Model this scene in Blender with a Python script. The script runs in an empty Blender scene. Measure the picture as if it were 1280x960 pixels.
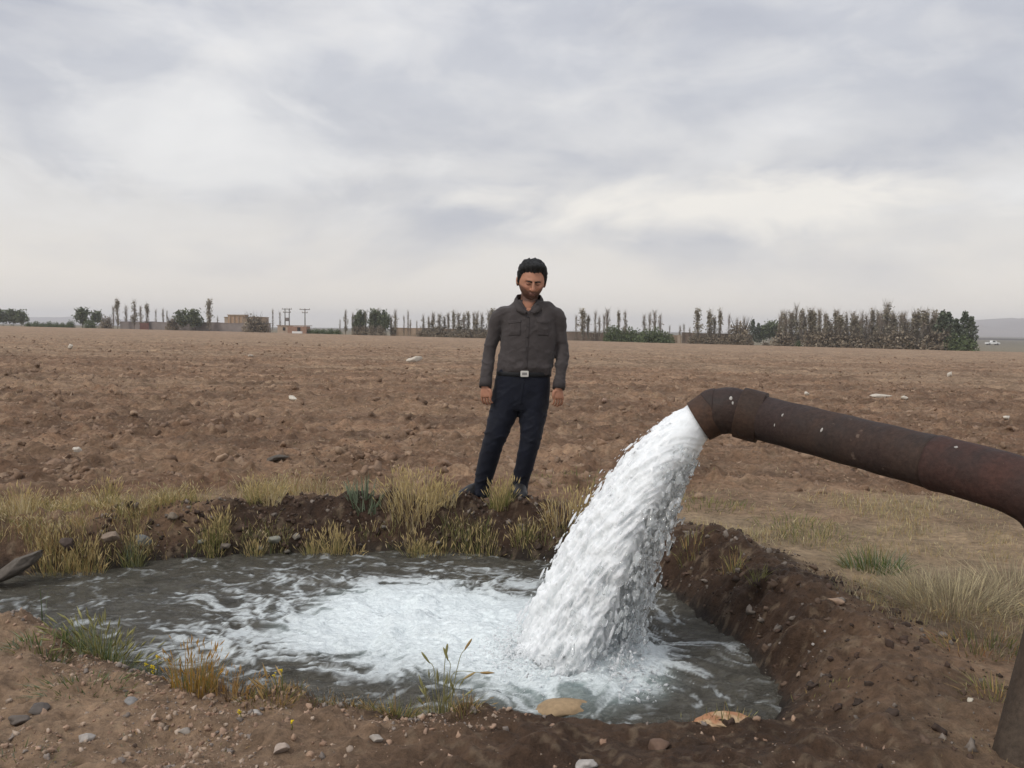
import bpy, bmesh, math, random
import numpy as np
from mathutils import Vector, Matrix
from mathutils.bvhtree import BVHTree

random.seed(7)
rng = np.random.default_rng(11)
scene = bpy.context.scene
COL = scene.collection
R = math.radians

# ------------------------------------------------------------------ camera frame
W, H, F = 1280.0, 960.0, 1067.0
CAM = np.array([0.0, 0.0, 1.25])
PITCH, ROLL = math.atan(68.0 / F), R(0.67)
_fw = np.array([0, math.cos(PITCH), -math.sin(PITCH)])
_up0 = np.array([0, math.sin(PITCH), math.cos(PITCH)])
_r0 = np.array([1.0, 0, 0])
_rt = math.cos(ROLL) * _r0 + math.sin(ROLL) * _up0
_up = -math.sin(ROLL) * _r0 + math.cos(ROLL) * _up0

def ray(px, py):
    return _fw * F + _rt * (px - W / 2) + _up * (H / 2 - py)

def at(px, py, Y):
    """World point at depth Y (metres north of the camera) seen in direction px, py."""
    d = ray(px, py)
    return CAM + d * (Y / d[1])

def at_z(px, py, z):
    d = ray(px, py)
    return CAM + d * ((z - CAM[2]) / d[2])

# ------------------------------------------------------------------ noise (numpy)
def _hash(ix, iy, seed):
    h = (ix.astype(np.int64) * 374761393 + iy.astype(np.int64) * 668265263 + seed * 974634777) & 0xFFFFFFFF
    h = ((h ^ (h >> 13)) * 1274126177) & 0xFFFFFFFF
    h = (h ^ (h >> 16)) & 0xFFFF
    return h.astype(np.float64) / 65535.0

def vn(x, y, seed=0):
    x = np.asarray(x, float); y = np.asarray(y, float)
    ix = np.floor(x); iy = np.floor(y)
    fx = x - ix; fy = y - iy
    fx = fx * fx * fx * (fx * (fx * 6 - 15) + 10); fy = fy * fy * fy * (fy * (fy * 6 - 15) + 10)
    ix = ix.astype(np.int64); iy = iy.astype(np.int64)
    a = _hash(ix, iy, seed); b = _hash(ix + 1, iy, seed)
    c = _hash(ix, iy + 1, seed); d = _hash(ix + 1, iy + 1, seed)
    return (a + (b - a) * fx) * (1 - fy) + (c + (d - c) * fx) * fy     # 0..1

def fbm(x, y, seed=0, octv=4, gain=0.5):
    s = 0; a = 1; t = 0
    for i in range(octv):
        ca, sa = math.cos(0.6 * i + 0.3), math.sin(0.6 * i + 0.3)
        s = s + a * vn((x * ca - y * sa) * 2.03 ** i, (x * sa + y * ca) * 2.03 ** i, seed + i * 17)
        t += a; a *= gain
    return s / t

def ridge(x, y, seed=0, octv=3):
    s = 0; a = 1; t = 0
    for i in range(octv):
        s = s + a * (1 - np.abs(2 * vn(x * 2.1 ** i, y * 2.1 ** i, seed + i * 13) - 1))
        t += a; a *= 0.5
    return s / t

def ss(a, b, x):
    t = np.clip((x - a) / (b - a), 0, 1)
    return t * t * (3 - 2 * t)

# ------------------------------------------------------------------ mesh helpers
def mesh_np(name, V, Fc, smooth=True, col=None):
    V = np.asarray(V, np.float32)
    me = bpy.data.meshes.new(name)
    if isinstance(Fc, np.ndarray):
        Fc = [Fc]
    loops = np.concatenate([f.ravel() for f in Fc]).astype(np.int32)
    tot = np.concatenate([np.full(len(f), f.shape[1]) for f in Fc]).astype(np.int32)
    start = (np.cumsum(tot) - tot).astype(np.int32)
    me.vertices.add(len(V)); me.vertices.foreach_set('co', V.ravel())
    me.loops.add(len(loops)); me.loops.foreach_set('vertex_index', loops)
    me.polygons.add(len(tot)); me.polygons.foreach_set('loop_start', start)
    try:
        me.polygons.foreach_set('loop_total', tot)
    except Exception:
        pass
    me.update(calc_edges=True)
    me.validate()
    me.polygons.foreach_set('use_smooth', np.full(len(me.polygons), bool(smooth)))
    if col is not None:
        set_col(me, col)
    return me

def set_col(me, col):
    c = np.ones((len(me.vertices), 4), np.float32)
    c[:, :3] = col
    a = me.color_attributes.get('Col') or me.color_attributes.new('Col', 'FLOAT_COLOR', 'POINT')
    a.data.foreach_set('color', c.ravel())

def set_attr(me, nm, vals):
    a = me.attributes.new(nm, 'FLOAT', 'POINT')
    a.data.foreach_set('value', np.asarray(vals, np.float32))

def tag(o, label=None, cat=None, group=None, kind=None):
    if label: o['label'] = label
    if cat: o['category'] = cat
    if group: o['group'] = group
    if kind: o['kind'] = kind
    return o

def obj(name, me, mat, parent=None):
    o = bpy.data.objects.new(name, me)
    if mat is not None:
        me.materials.clear() if len(me.materials) else None
        me.materials.append(mat)
    COL.objects.link(o)
    if parent is not None:
        o.parent = parent
        o.matrix_parent_inverse = Matrix.Translation(-Vector(parent.location)) if parent.rotation_euler[2] == 0 else parent.matrix_basis.inverted()
    return o

def empty(name, loc):
    o = bpy.data.objects.new(name, None)
    o.location = loc
    o.empty_display_size = 0.2
    COL.objects.link(o)
    return o

class MB:
    """Collects shapes for ONE mesh."""
    def __init__(s): s.V = []; s.F3 = []; s.F4 = []; s.C = []; s.n = 0
    def add(s, V, F, c=None):
        V = np.asarray(V, float); F = np.asarray(F, int)
        s.V.append(V)
        (s.F3 if F.shape[1] == 3 else s.F4).append(F + s.n)
        s.C.append(np.broadcast_to(np.asarray(c if c is not None else (1, 1, 1), float), (len(V), 3)))
        s.n += len(V)
        return s
    def mesh(s, name, smooth=True):
        Fs = []
        if s.F4: Fs.append(np.concatenate(s.F4))
        if s.F3: Fs.append(np.concatenate(s.F3))
        return mesh_np(name, np.concatenate(s.V), Fs, smooth, np.concatenate(s.C))

def ico(sub):
    bm = bmesh.new(); bmesh.ops.create_icosphere(bm, subdivisions=sub, radius=1)
    V = np.array([v.co[:] for v in bm.verts]); Fc = np.array([[v.index for v in f.verts] for f in bm.faces])
    bm.free(); return V, Fc
ICO1, ICO2, ICO3, ICO4 = ico(1), ico(2), ico(3), ico(4)

def basis_from(d):
    """N x 3 directions -> N x 3 x 3 matrices whose third column is d."""
    d = d / np.linalg.norm(d, axis=1, keepdims=True)
    ref = np.where(np.abs(d[:, 2:3]) > 0.9, np.array([[1.0, 0, 0]]), np.array([[0, 0, 1.0]]))
    a = np.cross(ref, d); a /= np.linalg.norm(a, axis=1, keepdims=True)
    b = np.cross(d, a)
    return np.stack([a, b, d], axis=2)

def many(base, C, S, M=None, lump=0.0, r=rng):
    """Copies of a base shape: centres C (N,3), scales S (N,3), orientation M (N,3,3)."""
    BV, BF = base
    N = len(C)
    P = np.repeat(BV[None], N, 0)
    if lump:
        # low-frequency lumps, different for each copy
        k = r.normal(size=(N, 5, 3)) * 2.0; ph = r.random((N, 5)) * 6.28
        w = np.einsum('nkj,vj->nvk', k, BV) + ph[:, None, :]
        P = P * (1 + lump * np.sin(w).mean(2, keepdims=True) * 2)
    P = P * S[:, None, :]
    if M is not None:
        P = np.einsum('nij,nvj->nvi', M, P)
    P = P + C[:, None, :]
    Fc = BF[None] + (np.arange(N) * len(BV))[:, None, None]
    return P.reshape(-1, 3), Fc.reshape(-1, BF.shape[1])

def rand_rot(N, r=rng):
    q = r.normal(size=(N, 4)); q /= np.linalg.norm(q, axis=1, keepdims=True)
    w, x, y, z = q.T
    return np.stack([np.stack([1-2*(y*y+z*z), 2*(x*y-z*w), 2*(x*z+y*w)], 1),
                     np.stack([2*(x*y+z*w), 1-2*(x*x+z*z), 2*(y*z-x*w)], 1),
                     np.stack([2*(x*z-y*w), 2*(y*z+x*w), 1-2*(x*x+y*y)], 1)], 1)

def spline(P, n):
    """Catmull-Rom through rows of P (any width), n samples per span."""
    P = np.asarray(P, float)
    Q = np.vstack([2 * P[0] - P[1], P, 2 * P[-1] - P[-2]])
    out = []
    for i in range(1, len(Q) - 2):
        t = np.linspace(0, 1, n, endpoint=False)[:, None]
        p0, p1, p2, p3 = Q[i-1], Q[i], Q[i+1], Q[i+2]
        out.append(0.5 * ((2*p1) + (-p0+p2)*t + (2*p0-5*p1+4*p2-p3)*t**2 + (-p0+3*p1-3*p2+p3)*t**3))
    return np.vstack(out + [P[-1:]])

def tube(C, ra, rb=None, n=24, side=None, cap=True, power=2.0):
    """Closed swept tube. C (N,3) centres; ra radius along 'side', rb radius across."""
    C = np.asarray(C, float); N = len(C)
    ra = np.broadcast_to(np.asarray(ra, float), (N,)); rb = ra if rb is None else np.broadcast_to(np.asarray(rb, float), (N,))
    T = np.gradient(C, axis=0); T /= np.linalg.norm(T, axis=1, keepdims=True)
    s = np.array(side if side is not None else ([0, 0, 1.0] if abs(T[0, 2]) < 0.9 else [1.0, 0, 0]), float)
    rings = []
    th = np.linspace(0, 2 * np.pi, n, endpoint=False)
    ct, st = np.cos(th), np.sin(th)
    cx = np.sign(ct) * np.abs(ct) ** (2 / power); cy = np.sign(st) * np.abs(st) ** (2 / power)
    for i in range(N):
        if side is not None: s = np.array(side, float)
        s = s - T[i] * (s @ T[i]); s = s / np.linalg.norm(s)
        u = np.cross(T[i], s)
        rings.append(C[i] + ra[i] * cx[:, None] * s + rb[i] * cy[:, None] * u)
    V = np.vstack(rings)
    i = np.arange(N - 1)[:, None]; j = np.arange(n)[None, :]
    Fq = np.stack([i*n + j, i*n + (j+1) % n, (i+1)*n + (j+1) % n, (i+1)*n + j], -1).reshape(-1, 4)
    if cap:
        V = np.vstack([V, C[0], C[-1]])
        a, b = N*n, N*n+1
        jj = np.arange(n)
        # caps as degenerate-free quads are awkward: return triangles for everything
        tri = np.vstack([Fq[:, [0, 1, 2]], Fq[:, [0, 2, 3]],
                         np.stack([np.full(n, a), (jj+1) % n, jj], 1),
                         np.stack([np.full(n, b), (N-1)*n + jj, (N-1)*n + (jj+1) % n], 1)])
        return V, tri
    return V, Fq

def box(c, s, rz=0.0):
    x, y, z = np.array(s) / 2
    V = np.array([[-x,-y,-z],[x,-y,-z],[x,y,-z],[-x,y,-z],[-x,-y,z],[x,-y,z],[x,y,z],[-x,y,z]])
    ca, sa = math.cos(rz), math.sin(rz)
    V = V @ np.array([[ca, sa, 0], [-sa, ca, 0], [0, 0, 1]]) + np.array(c)
    Fq = np.array([[0,3,2,1],[4,5,6,7],[0,1,5,4],[1,2,6,5],[2,3,7,6],[3,0,4,7]])
    return V, Fq

def remesh(V, Fc, voxel, smooth_it=2, smooth_f=0.5):
    """Union of closed shapes into one continuous skin; returns numpy verts, quad faces."""
    me = mesh_np('tmp', V, Fc)
    o = bpy.data.objects.new('tmp', me); COL.objects.link(o)
    m = o.modifiers.new('r', 'REMESH'); m.mode = 'VOXEL'; m.voxel_size = voxel; m.adaptivity = 0
    if smooth_it:
        s = o.modifiers.new('s', 'SMOOTH'); s.iterations = smooth_it; s.factor = smooth_f
    dg = bpy.context.evaluated_depsgraph_get()
    ev = o.evaluated_get(dg); m2 = ev.to_mesh()
    nv = len(m2.vertices); co = np.empty(nv * 3, np.float32); m2.vertices.foreach_get('co', co)
    no = np.empty(nv * 3, np.float32); m2.vertices.foreach_get('normal', no)
    np_ = len(m2.polygons); lt = np.empty(np_, np.int32); m2.polygons.foreach_get('loop_total', lt)
    li = np.empty(len(m2.loops), np.int32); m2.loops.foreach_get('vertex_index', li)
    ev.to_mesh_clear(); bpy.data.objects.remove(o); bpy.data.meshes.remove(me)
    Fs = []
    st = np.cumsum(lt) - lt
    for k in (3, 4):
        q = st[lt == k]
        if len(q): Fs.append(li[q[:, None] + np.arange(k)[None]])
    return co.reshape(-1, 3).astype(float), Fs, no.reshape(-1, 3).astype(float)

# ------------------------------------------------------------------ materials
def new_mat(name):
    m = bpy.data.materials.new(name); m.use_nodes = True
    nt = m.node_tree; b = nt.nodes['Principled BSDF']
    return m, nt, b

def N(nt, t, **kw):
    n = nt.nodes.new(t)
    for k, v in kw.items(): setattr(n, k, v)
    return n

def noise(nt, scale, detail=4, rough=0.55, vec=None, dist=0.0):
    n = N(nt, 'ShaderNodeTexNoise'); n.inputs['Scale'].default_value = scale
    n.inputs['Detail'].default_value = detail; n.inputs['Roughness'].default_value = rough
    n.inputs['Distortion'].default_value = dist
    if vec is not None: nt.links.new(vec, n.inputs['Vector'])
    return n

def ramp(nt, fac, stops):
    r = N(nt, 'ShaderNodeValToRGB')
    while len(r.color_ramp.elements) < len(stops): r.color_ramp.elements.new(0.5)
    for e, (p, c) in zip(r.color_ramp.elements, stops):
        e.position = p; e.color = (*c, 1) if len(c) == 3 else c
    nt.links.new(fac, r.inputs['Fac'])
    return r

def mixc(nt, fac, a, b, mode='MIX'):
    m = N(nt, 'ShaderNodeMix'); m.data_type = 'RGBA'; m.blend_type = mode
    for k, v in ((0, fac), (6, a), (7, b)):
        if isinstance(v, (int, float)): m.inputs[k].default_value = v
        elif isinstance(v, tuple): m.inputs[k].default_value = (*v, 1)
        else: nt.links.new(v, m.inputs[k])
    return m.outputs[2]

def bump(nt, b, h, strength, dist):
    n = N(nt, 'ShaderNodeBump'); n.inputs['Strength'].default_value = strength; n.inputs['Distance'].default_value = dist
    nt.links.new(h, n.inputs['Height']); nt.links.new(n.outputs[0], b.inputs['Normal'])
    return n

def simple(name, c, rough=0.8, var=0.3, scale=20.0, bmp=0.0, bdist=0.01, spec=0.3, metal=0.0):
    m, nt, b = new_mat(name)
    tc = N(nt, 'ShaderNodeTexCoord')
    n = noise(nt, scale, 5, 0.6, tc.outputs['Object'])
    lo = tuple(x * (1 - var) for x in c); hi = tuple(min(1, x * (1 + var)) for x in c)
    r = ramp(nt, n.outputs['Fac'], [(0.3, lo), (0.7, hi)])
    nt.links.new(r.outputs[0], b.inputs['Base Color'])
    b.inputs['Roughness'].default_value = rough; b.inputs['Specular IOR Level'].default_value = spec; b.inputs['Metallic'].default_value = metal
    if bmp: bump(nt, b, n.outputs['Fac'], bmp, bdist)
    return m

def vcol(name, rough=0.85, var=0.35, scale=60.0, bmp=0.3, bdist=0.01, spec=0.2, transl=0.0):
    """Colour from the mesh's own 'Col' attribute, broken up by fine noise."""
    m, nt, b = new_mat(name)
    tc = N(nt, 'ShaderNodeTexCoord')
    at_ = N(nt, 'ShaderNodeAttribute'); at_.attribute_name = 'Col'
    n = noise(nt, scale, 6, 0.65, tc.outputs['Object'])
    r = ramp(nt, n.outputs['Fac'], [(0.25, (1 - var,) * 3), (0.75, (1 + var,) * 3)])
    c = mixc(nt, 1.0, at_.outputs['Color'], r.outputs[0], 'MULTIPLY')
    nt.links.new(c, b.inputs['Base Color'])
    b.inputs['Roughness'].default_value = rough; b.inputs['Specular IOR Level'].default_value = spec
    if bmp: bump(nt, b, n.outputs['Fac'], bmp, bdist)
    if transl:
        t = N(nt, 'ShaderNodeBsdfTranslucent'); nt.links.new(c, t.inputs['Color'])
        mx = N(nt, 'ShaderNodeMixShader'); mx.inputs[0].default_value = transl
        nt.links.new(b.outputs[0], mx.inputs[1]); nt.links.new(t.outputs[0], mx.inputs[2])
        nt.links.new(mx.outputs[0], nt.nodes['Material Output'].inputs['Surface'])
    return m

# ------------------------------------------------------------------ pool outline and ground
WZ = -0.22
far_px = [(0, 722), (60, 718), (130, 712), (200, 702), (300, 695), (400, 691), (500, 691), (600, 695), (680, 702), (760, 714)]
right_px = [(760, 714), (830, 740), (870, 769), (920, 809), (955, 850), (974, 890)]
near_px = [(968, 908), (850, 910), (760, 906), (680, 898), (600, 893), (500, 887), (400, 878), (330, 873), (270, 865), (200, 848), (140, 828), (80, 800), (0, 766)]
farP = [np.array([-7.5, 4.75])] + [at_z(a, b, WZ)[:2] for a, b in far_px]
rightP = [at_z(a, b, WZ)[:2] for a, b in right_px]
nearP = [rightP[-1]] + [at_z(a, b, -0.115)[:2] + np.array([0.0, 0.11]) for a, b in near_px] + [np.array([-7.5, 3.55])]
POLY = np.array(farP + rightP[1:] + nearP[1:])

def seg_d(x, y, P):
    d = np.full(x.shape, 1e9)
    for a, b in zip(P[:-1], P[1:]):
        ab = b - a; L = ab @ ab + 1e-12
        t = np.clip(((x - a[0]) * ab[0] + (y - a[1]) * ab[1]) / L, 0, 1)
        d = np.minimum(d, np.hypot(x - a[0] - t * ab[0], y - a[1] - t * ab[1]))
    return d

def inside(x, y):
    c = np.zeros(x.shape, bool); n = len(POLY); j = n - 1
    for i in range(n):
        xi, yi = POLY[i]; xj, yj = POLY[j]
        k = ((yi > y) != (yj > y)) & (x < (xj - xi) * (y - yi) / (yj - yi + 1e-12) + xi)
        c ^= k; j = i
    return c

def lerp_prof(d, pts):
    xs, ys = zip(*pts)
    return np.interp(d, xs, ys)

def zones(x, y):
    df, dr, dn = seg_d(x, y, farP), seg_d(x, y, rightP), seg_d(x, y, nearP)
    w = [1 / (q + 0.06) ** 4 for q in (df, dr, dn)]
    s = w[0] + w[1] + w[2]
    ins = inside(x, y)
    d = np.minimum(np.minimum(df, dr), dn)
    return np.where(ins, -d, d), w[0] / s, w[1] / s, w[2] / s

def base_z(x, y):
    r = np.maximum(y, 0.0)
    re = np.where(r < 150, r, 150 + 90 * np.tanh((r - 150) / 90.0))
    s = np.where(r > 1, re / np.maximum(r, 1e-6), 1.0)
    k = np.minimum(1.0, np.maximum(r, 0) / 12.0)
    xx = np.clip(x, -1.1 * (r + 3), 1.1 * (r + 3))
    return (-0.0115 * xx - 0.0043 * r) * s * k

def ground(x, y, detail=True, parts=False):
    x = np.asarray(x, float); y = np.asarray(y, float)
    z = base_z(x, y)
    near = (y < 11) & (np.abs(x) < 9)
    d = np.full(x.shape, 5.0); wf = np.zeros(x.shape); wr = np.zeros(x.shape); wn = np.zeros(x.shape)
    if near.any():
        a = zones(x[near], y[near])
        d[near], wf[near], wr[near], wn[near] = a
    # wobble of the shore
    dj = d + (fbm(x * 5, y * 5, 3, 3) - 0.5) * 0.10 * np.clip(np.abs(d) * 8, 0.3, 1)
    pf = lerp_prof(dj, [(-1, -0.6), (-0.1, -0.34), (0, -0.235), (0.05, -0.15), (0.2, 0.0), (0.36, 0.05), (0.6, 0.015), (1.0, 0.0), (2, 0)])
    pr = lerp_prof(dj, [(-1, -0.6), (-0.1, -0.36), (0, -0.24), (0.09, -0.16), (0.26, 0.015), (0.38, 0.06), (0.52, 0.035), (0.78, -0.05), (1.1, -0.08), (2.6, -0.03), (4, 0)])
    pn = lerp_prof(dj, [(-1, -0.6), (-0.1, -0.33), (0, -0.23), (0.05, -0.15), (0.12, -0.115), (0.4, -0.07), (0.9, -0.05), (2, -0.04), (4, 0)])
    # low hump on the left of the near bank
    prof = wf * pf + wr * pr + wn * pn
    prof = prof + 0.07 * np.exp(-(((x + 2.3) / 0.5) ** 2 + ((y - 3.62) / 0.22) ** 2)) * (d > 0) * np.clip(d / 0.08, 0, 1)
    w = ss(3.8, 2.2, np.abs(d))
    z = z * (1 - w) + np.where(d > 0, prof + z * np.clip(d, 0, 1), prof) * w
    yb = np.interp(x, [-3.6, -2.4, -1.5, 0.3, 1.2, 6], [-0.75, -0.35, 0.0, 0.0, 0.25, 0.6])
    plow = ss(6.35, 6.85, y - yb + 0.5 * (fbm(x * 0.9, y * 0.9, 5, 2) - 0.5) )
    if detail:
        fade = 1 - 0.6 * ss(40, 200, y)
        c1 = ridge(x * 1.5, y * 2.0, 21, 3) - 0.55
        c2 = fbm(x * 4.2, y * 5.0, 31, 4, 0.6) - 0.5
        lump = np.maximum(0, fbm(x * 6.0, y * 6.0, 41, 2) - 0.55)
        fine = fbm(x * 17, y * 17, 51, 3, 0.6) - 0.5
        row = np.sin((y + 0.15 * np.sin(x * 0.7)) * 2 * np.pi / 0.8)
        zp = (0.07 * c1 + 0.10 * c2 + 0.22 * lump + 0.035 * fine + 0.024 * row) * fade
        z = z + plow * zp
        mid = (1 - plow)
        out = ss(-0.02, 0.12, d)
        rough_r = wr * ss(0.95, 0.45, d)
        rough_f = wf * ss(0.65, 0.4, d)
        z = z + mid * out * (0.02 * c2 + 0.012 * fine + 0.015 * lump)
        z = z + mid * out * rough_r * (0.05 * c1 + 0.085 * c2 + 0.22 * lump + 0.06 * fine)
        z = z + mid * out * rough_f * (0.06 * c2 + 0.22 * lump + 0.055 * fine)
        z = z + mid * out * wn * ss(1.5, 0.9, x) * (0.05 * (fbm(x * 2.6, y * 2.6, 61, 4, .6) - 0.5) + 0.034 * c2 + 0.034 * fine + 0.10 * lump + 0.03 * np.maximum(0, ridge(x * 3, y * 5, 63, 2) - 0.65))
    if parts:
        return z, d, wf, wr, wn, plow
    return z

def gz(x, y):
    return float(ground(np.array([x]), np.array([y]))[0])

def ground_at(px, py, z0=0.0):
    """Ground point seen at a pixel (a few fixed-point steps)."""
    d = ray(px, py); d = d / d[1]
    t = 1.6 * np.exp(np.linspace(0, math.log(400 / 1.6), 6000))
    z = ground(d[0] * t, t, t.min() > 0) - (CAM[2] + d[2] * t)
    k = int(np.argmax(z > 0)) if (z > 0).any() else len(t) - 1
    p = CAM + d * t[k]
    if py > 740:                                  # a ray over the near lip: step back onto the bank
        tt = t[k]
        while tt > 1.8:
            p = CAM + d * tt
            if zones(np.array([p[0]]), np.array([p[1]]))[0][0] > 0.05: break
            tt -= 0.01
    return np.array([p[0], p[1], gz(p[0], p[1])])

def build_ground():
    ys = list(np.arange(0.5, 7.6, 0.0125))
    y = ys[-1]
    while y < 4500:
        y *= 1.0042 if y < 60 else (1.008 if y < 300 else 1.05)
        ys.append(y)
    ys = np.array(ys)
    u = np.linspace(-1, 1, 760)
    Yg, U = np.meshgrid(ys, u, indexing='ij')
    X = U * 0.86 * (Yg + 1.4)
    z, d, wf, wr, wn, plow = ground(X.ravel(), Yg.ravel(), True, True)
    x = X.ravel(); yy = Yg.ravel()
    # soil colour: what the soil itself is made of, and how damp it is
    n1 = fbm(x * 0.9, yy * 0.9, 71, 4); n2 = fbm(x * 5, yy * 5, 72, 4, 0.6); n3 = fbm(x * 0.12, yy * 0.35, 73, 3); n4 = fbm(x * 26, yy * 26, 74, 2)
    def mixv(c, c2, f): return c + (np.array(c2) - c) * np.clip(f, 0, 1)[:, None]
    c = np.tile(np.array([0.275, 0.168, 0.104]), (len(x), 1))
    c = mixv(c, (0.190, 0.108, 0.066), ss(0.40, 0.62, n1) * 0.75)
    c = mixv(c, (0.335, 0.220, 0.142), ss(0.52, 0.72, n2) * 0.7)
    c = mixv(c, (0.32, 0.222, 0.145), ss(0.42, 0.62, n3) * 0.6 * ss(10, 25, yy)); c = mixv(c, (0.165, 0.098, 0.062), ss(0.5, 0.66, fbm(x * 0.35, yy * 0.8, 75, 5, 0.6)) * 0.6 * plow)
    c = c * (1 + plow * 0.5 * (fbm(x * 1.1 / (1 + yy * .02), yy * 2.4 / (1 + yy * .02), 76, 5, 0.7) - 0.5))[:, None]
    # far part of the field is paler, dusty with stubble
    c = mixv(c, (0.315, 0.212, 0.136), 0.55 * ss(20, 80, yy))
    # trodden strip with straw round the pool
    strip = (1 - plow) * ss(0.28, 0.6, d)
    c = mixv(c, (0.38, 0.275, 0.172), strip * (0.25 + 0.6 * ss(0.35, 0.6, n1)) * np.clip(wf + wr, 0, 1) * ss(1.2, 2.0, np.abs(x - 0.3) + (x > 0) * 1.0))
    c = mixv(c, (0.37, 0.245, 0.158), (1 - plow) * wn * ss(0.1, -0.9, x) * 0.85)
    # damp soil: round the splash, on the right bank and just above the waterline
    damp = np.maximum.reduce([ss(0.30, 0.03, d) * 0.9, wr * ss(0.86, 0.55, d + 0.3 * (n2 - 0.5)) * (0.7 + 0.3 * n1 + 0.2 * n2),
                              wn * ss(-0.6, 0.2, x + 0.8 * (n1 - 0.5)) * ss(1.7, 0.9, d) * ss(1.75, 1.25, x) * 0.8,
                              wf * ss(0.50, 0.34, d) * ss(-2.2, -1.7, x) * 0.97])
    c = mixv(c, (0.062, 0.035, 0.022), damp * (1 - 0.5 * plow) * (d > -0.3))
    c = mixv(c, (0.045, 0.034, 0.026), ss(0.07, 0.015, d))
    c = mixv(c, (0.36, 0.26, 0.17), ss(0.66, 0.75, n4) * 0.35)
    # beyond the field: fallow plain
    E = np.interp(x / np.maximum(yy, 1) * F + 640, [-600, 0, 640, 1200, 2000], [320, 250, 182, 153, 120])
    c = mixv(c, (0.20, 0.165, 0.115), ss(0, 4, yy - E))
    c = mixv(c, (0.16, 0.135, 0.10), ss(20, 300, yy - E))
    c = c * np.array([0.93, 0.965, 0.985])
    nr, nc = Yg.shape
    i = np.arange(nr - 1)[:, None]; j = np.arange(nc - 1)[None]
    Fq = np.stack([i*nc+j, i*nc+j+1, (i+1)*nc+j+1, (i+1)*nc+j], -1).reshape(-1, 4)
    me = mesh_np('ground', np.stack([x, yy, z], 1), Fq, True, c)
    set_attr(me, 'damp', np.clip(damp, 0, 1))
    m, nt, b = new_mat('soil')
    tc = N(nt, 'ShaderNodeTexCoord')
    a1 = N(nt, 'ShaderNodeAttribute'); a1.attribute_name = 'Col'
    a2 = N(nt, 'ShaderNodeAttribute'); a2.attribute_name = 'damp'
    f1 = noise(nt, 24, 10, 0.74, tc.outputs['Object']); f2 = noise(nt, 6.0, 6, 0.6, tc.outputs['Object'])
    r1 = ramp(nt, f1.outputs['Fac'], [(0.28, (0.55,) * 3), (0.5, (1.0,) * 3), (0.75, (1.4, 1.38, 1.34))])
    r2 = ramp(nt, f2.outputs['Fac'], [(0.3, (0.78, 0.77, 0.76)), (0.7, (1.2, 1.2, 1.2))])
    cc = mixc(nt, 1.0, a1.outputs['Color'], r1.outputs[0], 'MULTIPLY')
    cc = mixc(nt, 1.0, cc, r2.outputs[0], 'MULTIPLY')
    f3 = noise(nt, 0.9, 12, 0.78, tc.outputs['Object'])
    r3 = ramp(nt, f3.outputs['Fac'], [(0.30, (0.55, 0.54, 0.53)), (0.5, (1.0,) * 3), (0.70, (1.5, 1.48, 1.44))])
    cc = mixc(nt, 1.0, cc, r3.outputs[0], 'MULTIPLY')
    nt.links.new(cc, b.inputs['Base Color'])
    rr = N(nt, 'ShaderNodeMapRange'); rr.inputs['To Min'].default_value = 0.95; rr.inputs['To Max'].default_value = 0.62
    nt.links.new(a2.outputs['Fac'], rr.inputs['Value']); nt.links.new(rr.outputs[0], b.inputs['Roughness'])
    b.inputs['Specular IOR Level'].default_value = 0.2
    bump(nt, b, f1.outputs['Fac'], 1.0, 0.05)
    o = obj('ground', me, m); tag(o, kind='structure', label='ploughed brown field with damp earth banks round the pool', cat='ground')

build_ground()

# ------------------------------------------------------------------ water
IMP = np.array([0.31, 3.74])
FOC = np.array([-0.50, 4.22])

def water_fields(x, y):
    ab = FOC - IMP; t = np.clip(((x - IMP[0]) * ab[0] + (y - IMP[1]) * ab[1]) / (ab @ ab), 0, 1)
    ds = np.hypot(x - IMP[0] - t * ab[0], (y - IMP[1] - t * ab[1]) * 1.15)
    wx = (fbm(x * 2.6, y * 2.6, 81, 4) - 0.5) * 0.7; wy = (fbm(x * 2.6, y * 2.6, 82, 4) - 0.5) * 0.5
    rad = np.hypot(x - IMP[0], y - IMP[1])
    right = ss(0.40, 0.80, x); front = ss(3.66, 3.36, y)
    dd = ds - 0.40 * np.exp(-(rad / 0.36) ** 2) + 0.55 * wx + (0.80 * right + 0.50 * front) * (1 - 0.9 * np.exp(-(rad / 0.46) ** 4)) + 0.30 * ss(4.75, 5.3, y)
    streak = ridge((x + wx) * 3.0, (y + wy) * 7.0, 83, 4)
    lines = ridge((x + wx * 1.3) * 7.0, (y + wy * 1.3) * 17.0, 86, 3)
    cells = fbm((x + wx) * 16, (y + wy) * 26, 84, 4, 0.62)
    lace = 0.30 * streak + 0.20 * lines + 0.50 * (cells * 1.2 - .04)
    th = np.interp(dd, [0.05, 0.30, 0.50, 0.72, 1.1, 1.7, 2.6, 4.0], [0.06, 0.20, 0.37, 0.55, 0.68, 0.735, 0.76, 0.78])
    foam = ss(th - 0.09, th + 0.13, lace)
    foam = foam * np.interp(dd, [0.2, 0.7, 1.4, 3.5], [1.0, 0.8, 0.55, 0.35])
    aer = ss(0.80, 0.15, ds + wx * 0.4 + 0.25 * right) * 0.85
    return foam, aer, ds, rad, wx, wy

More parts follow.
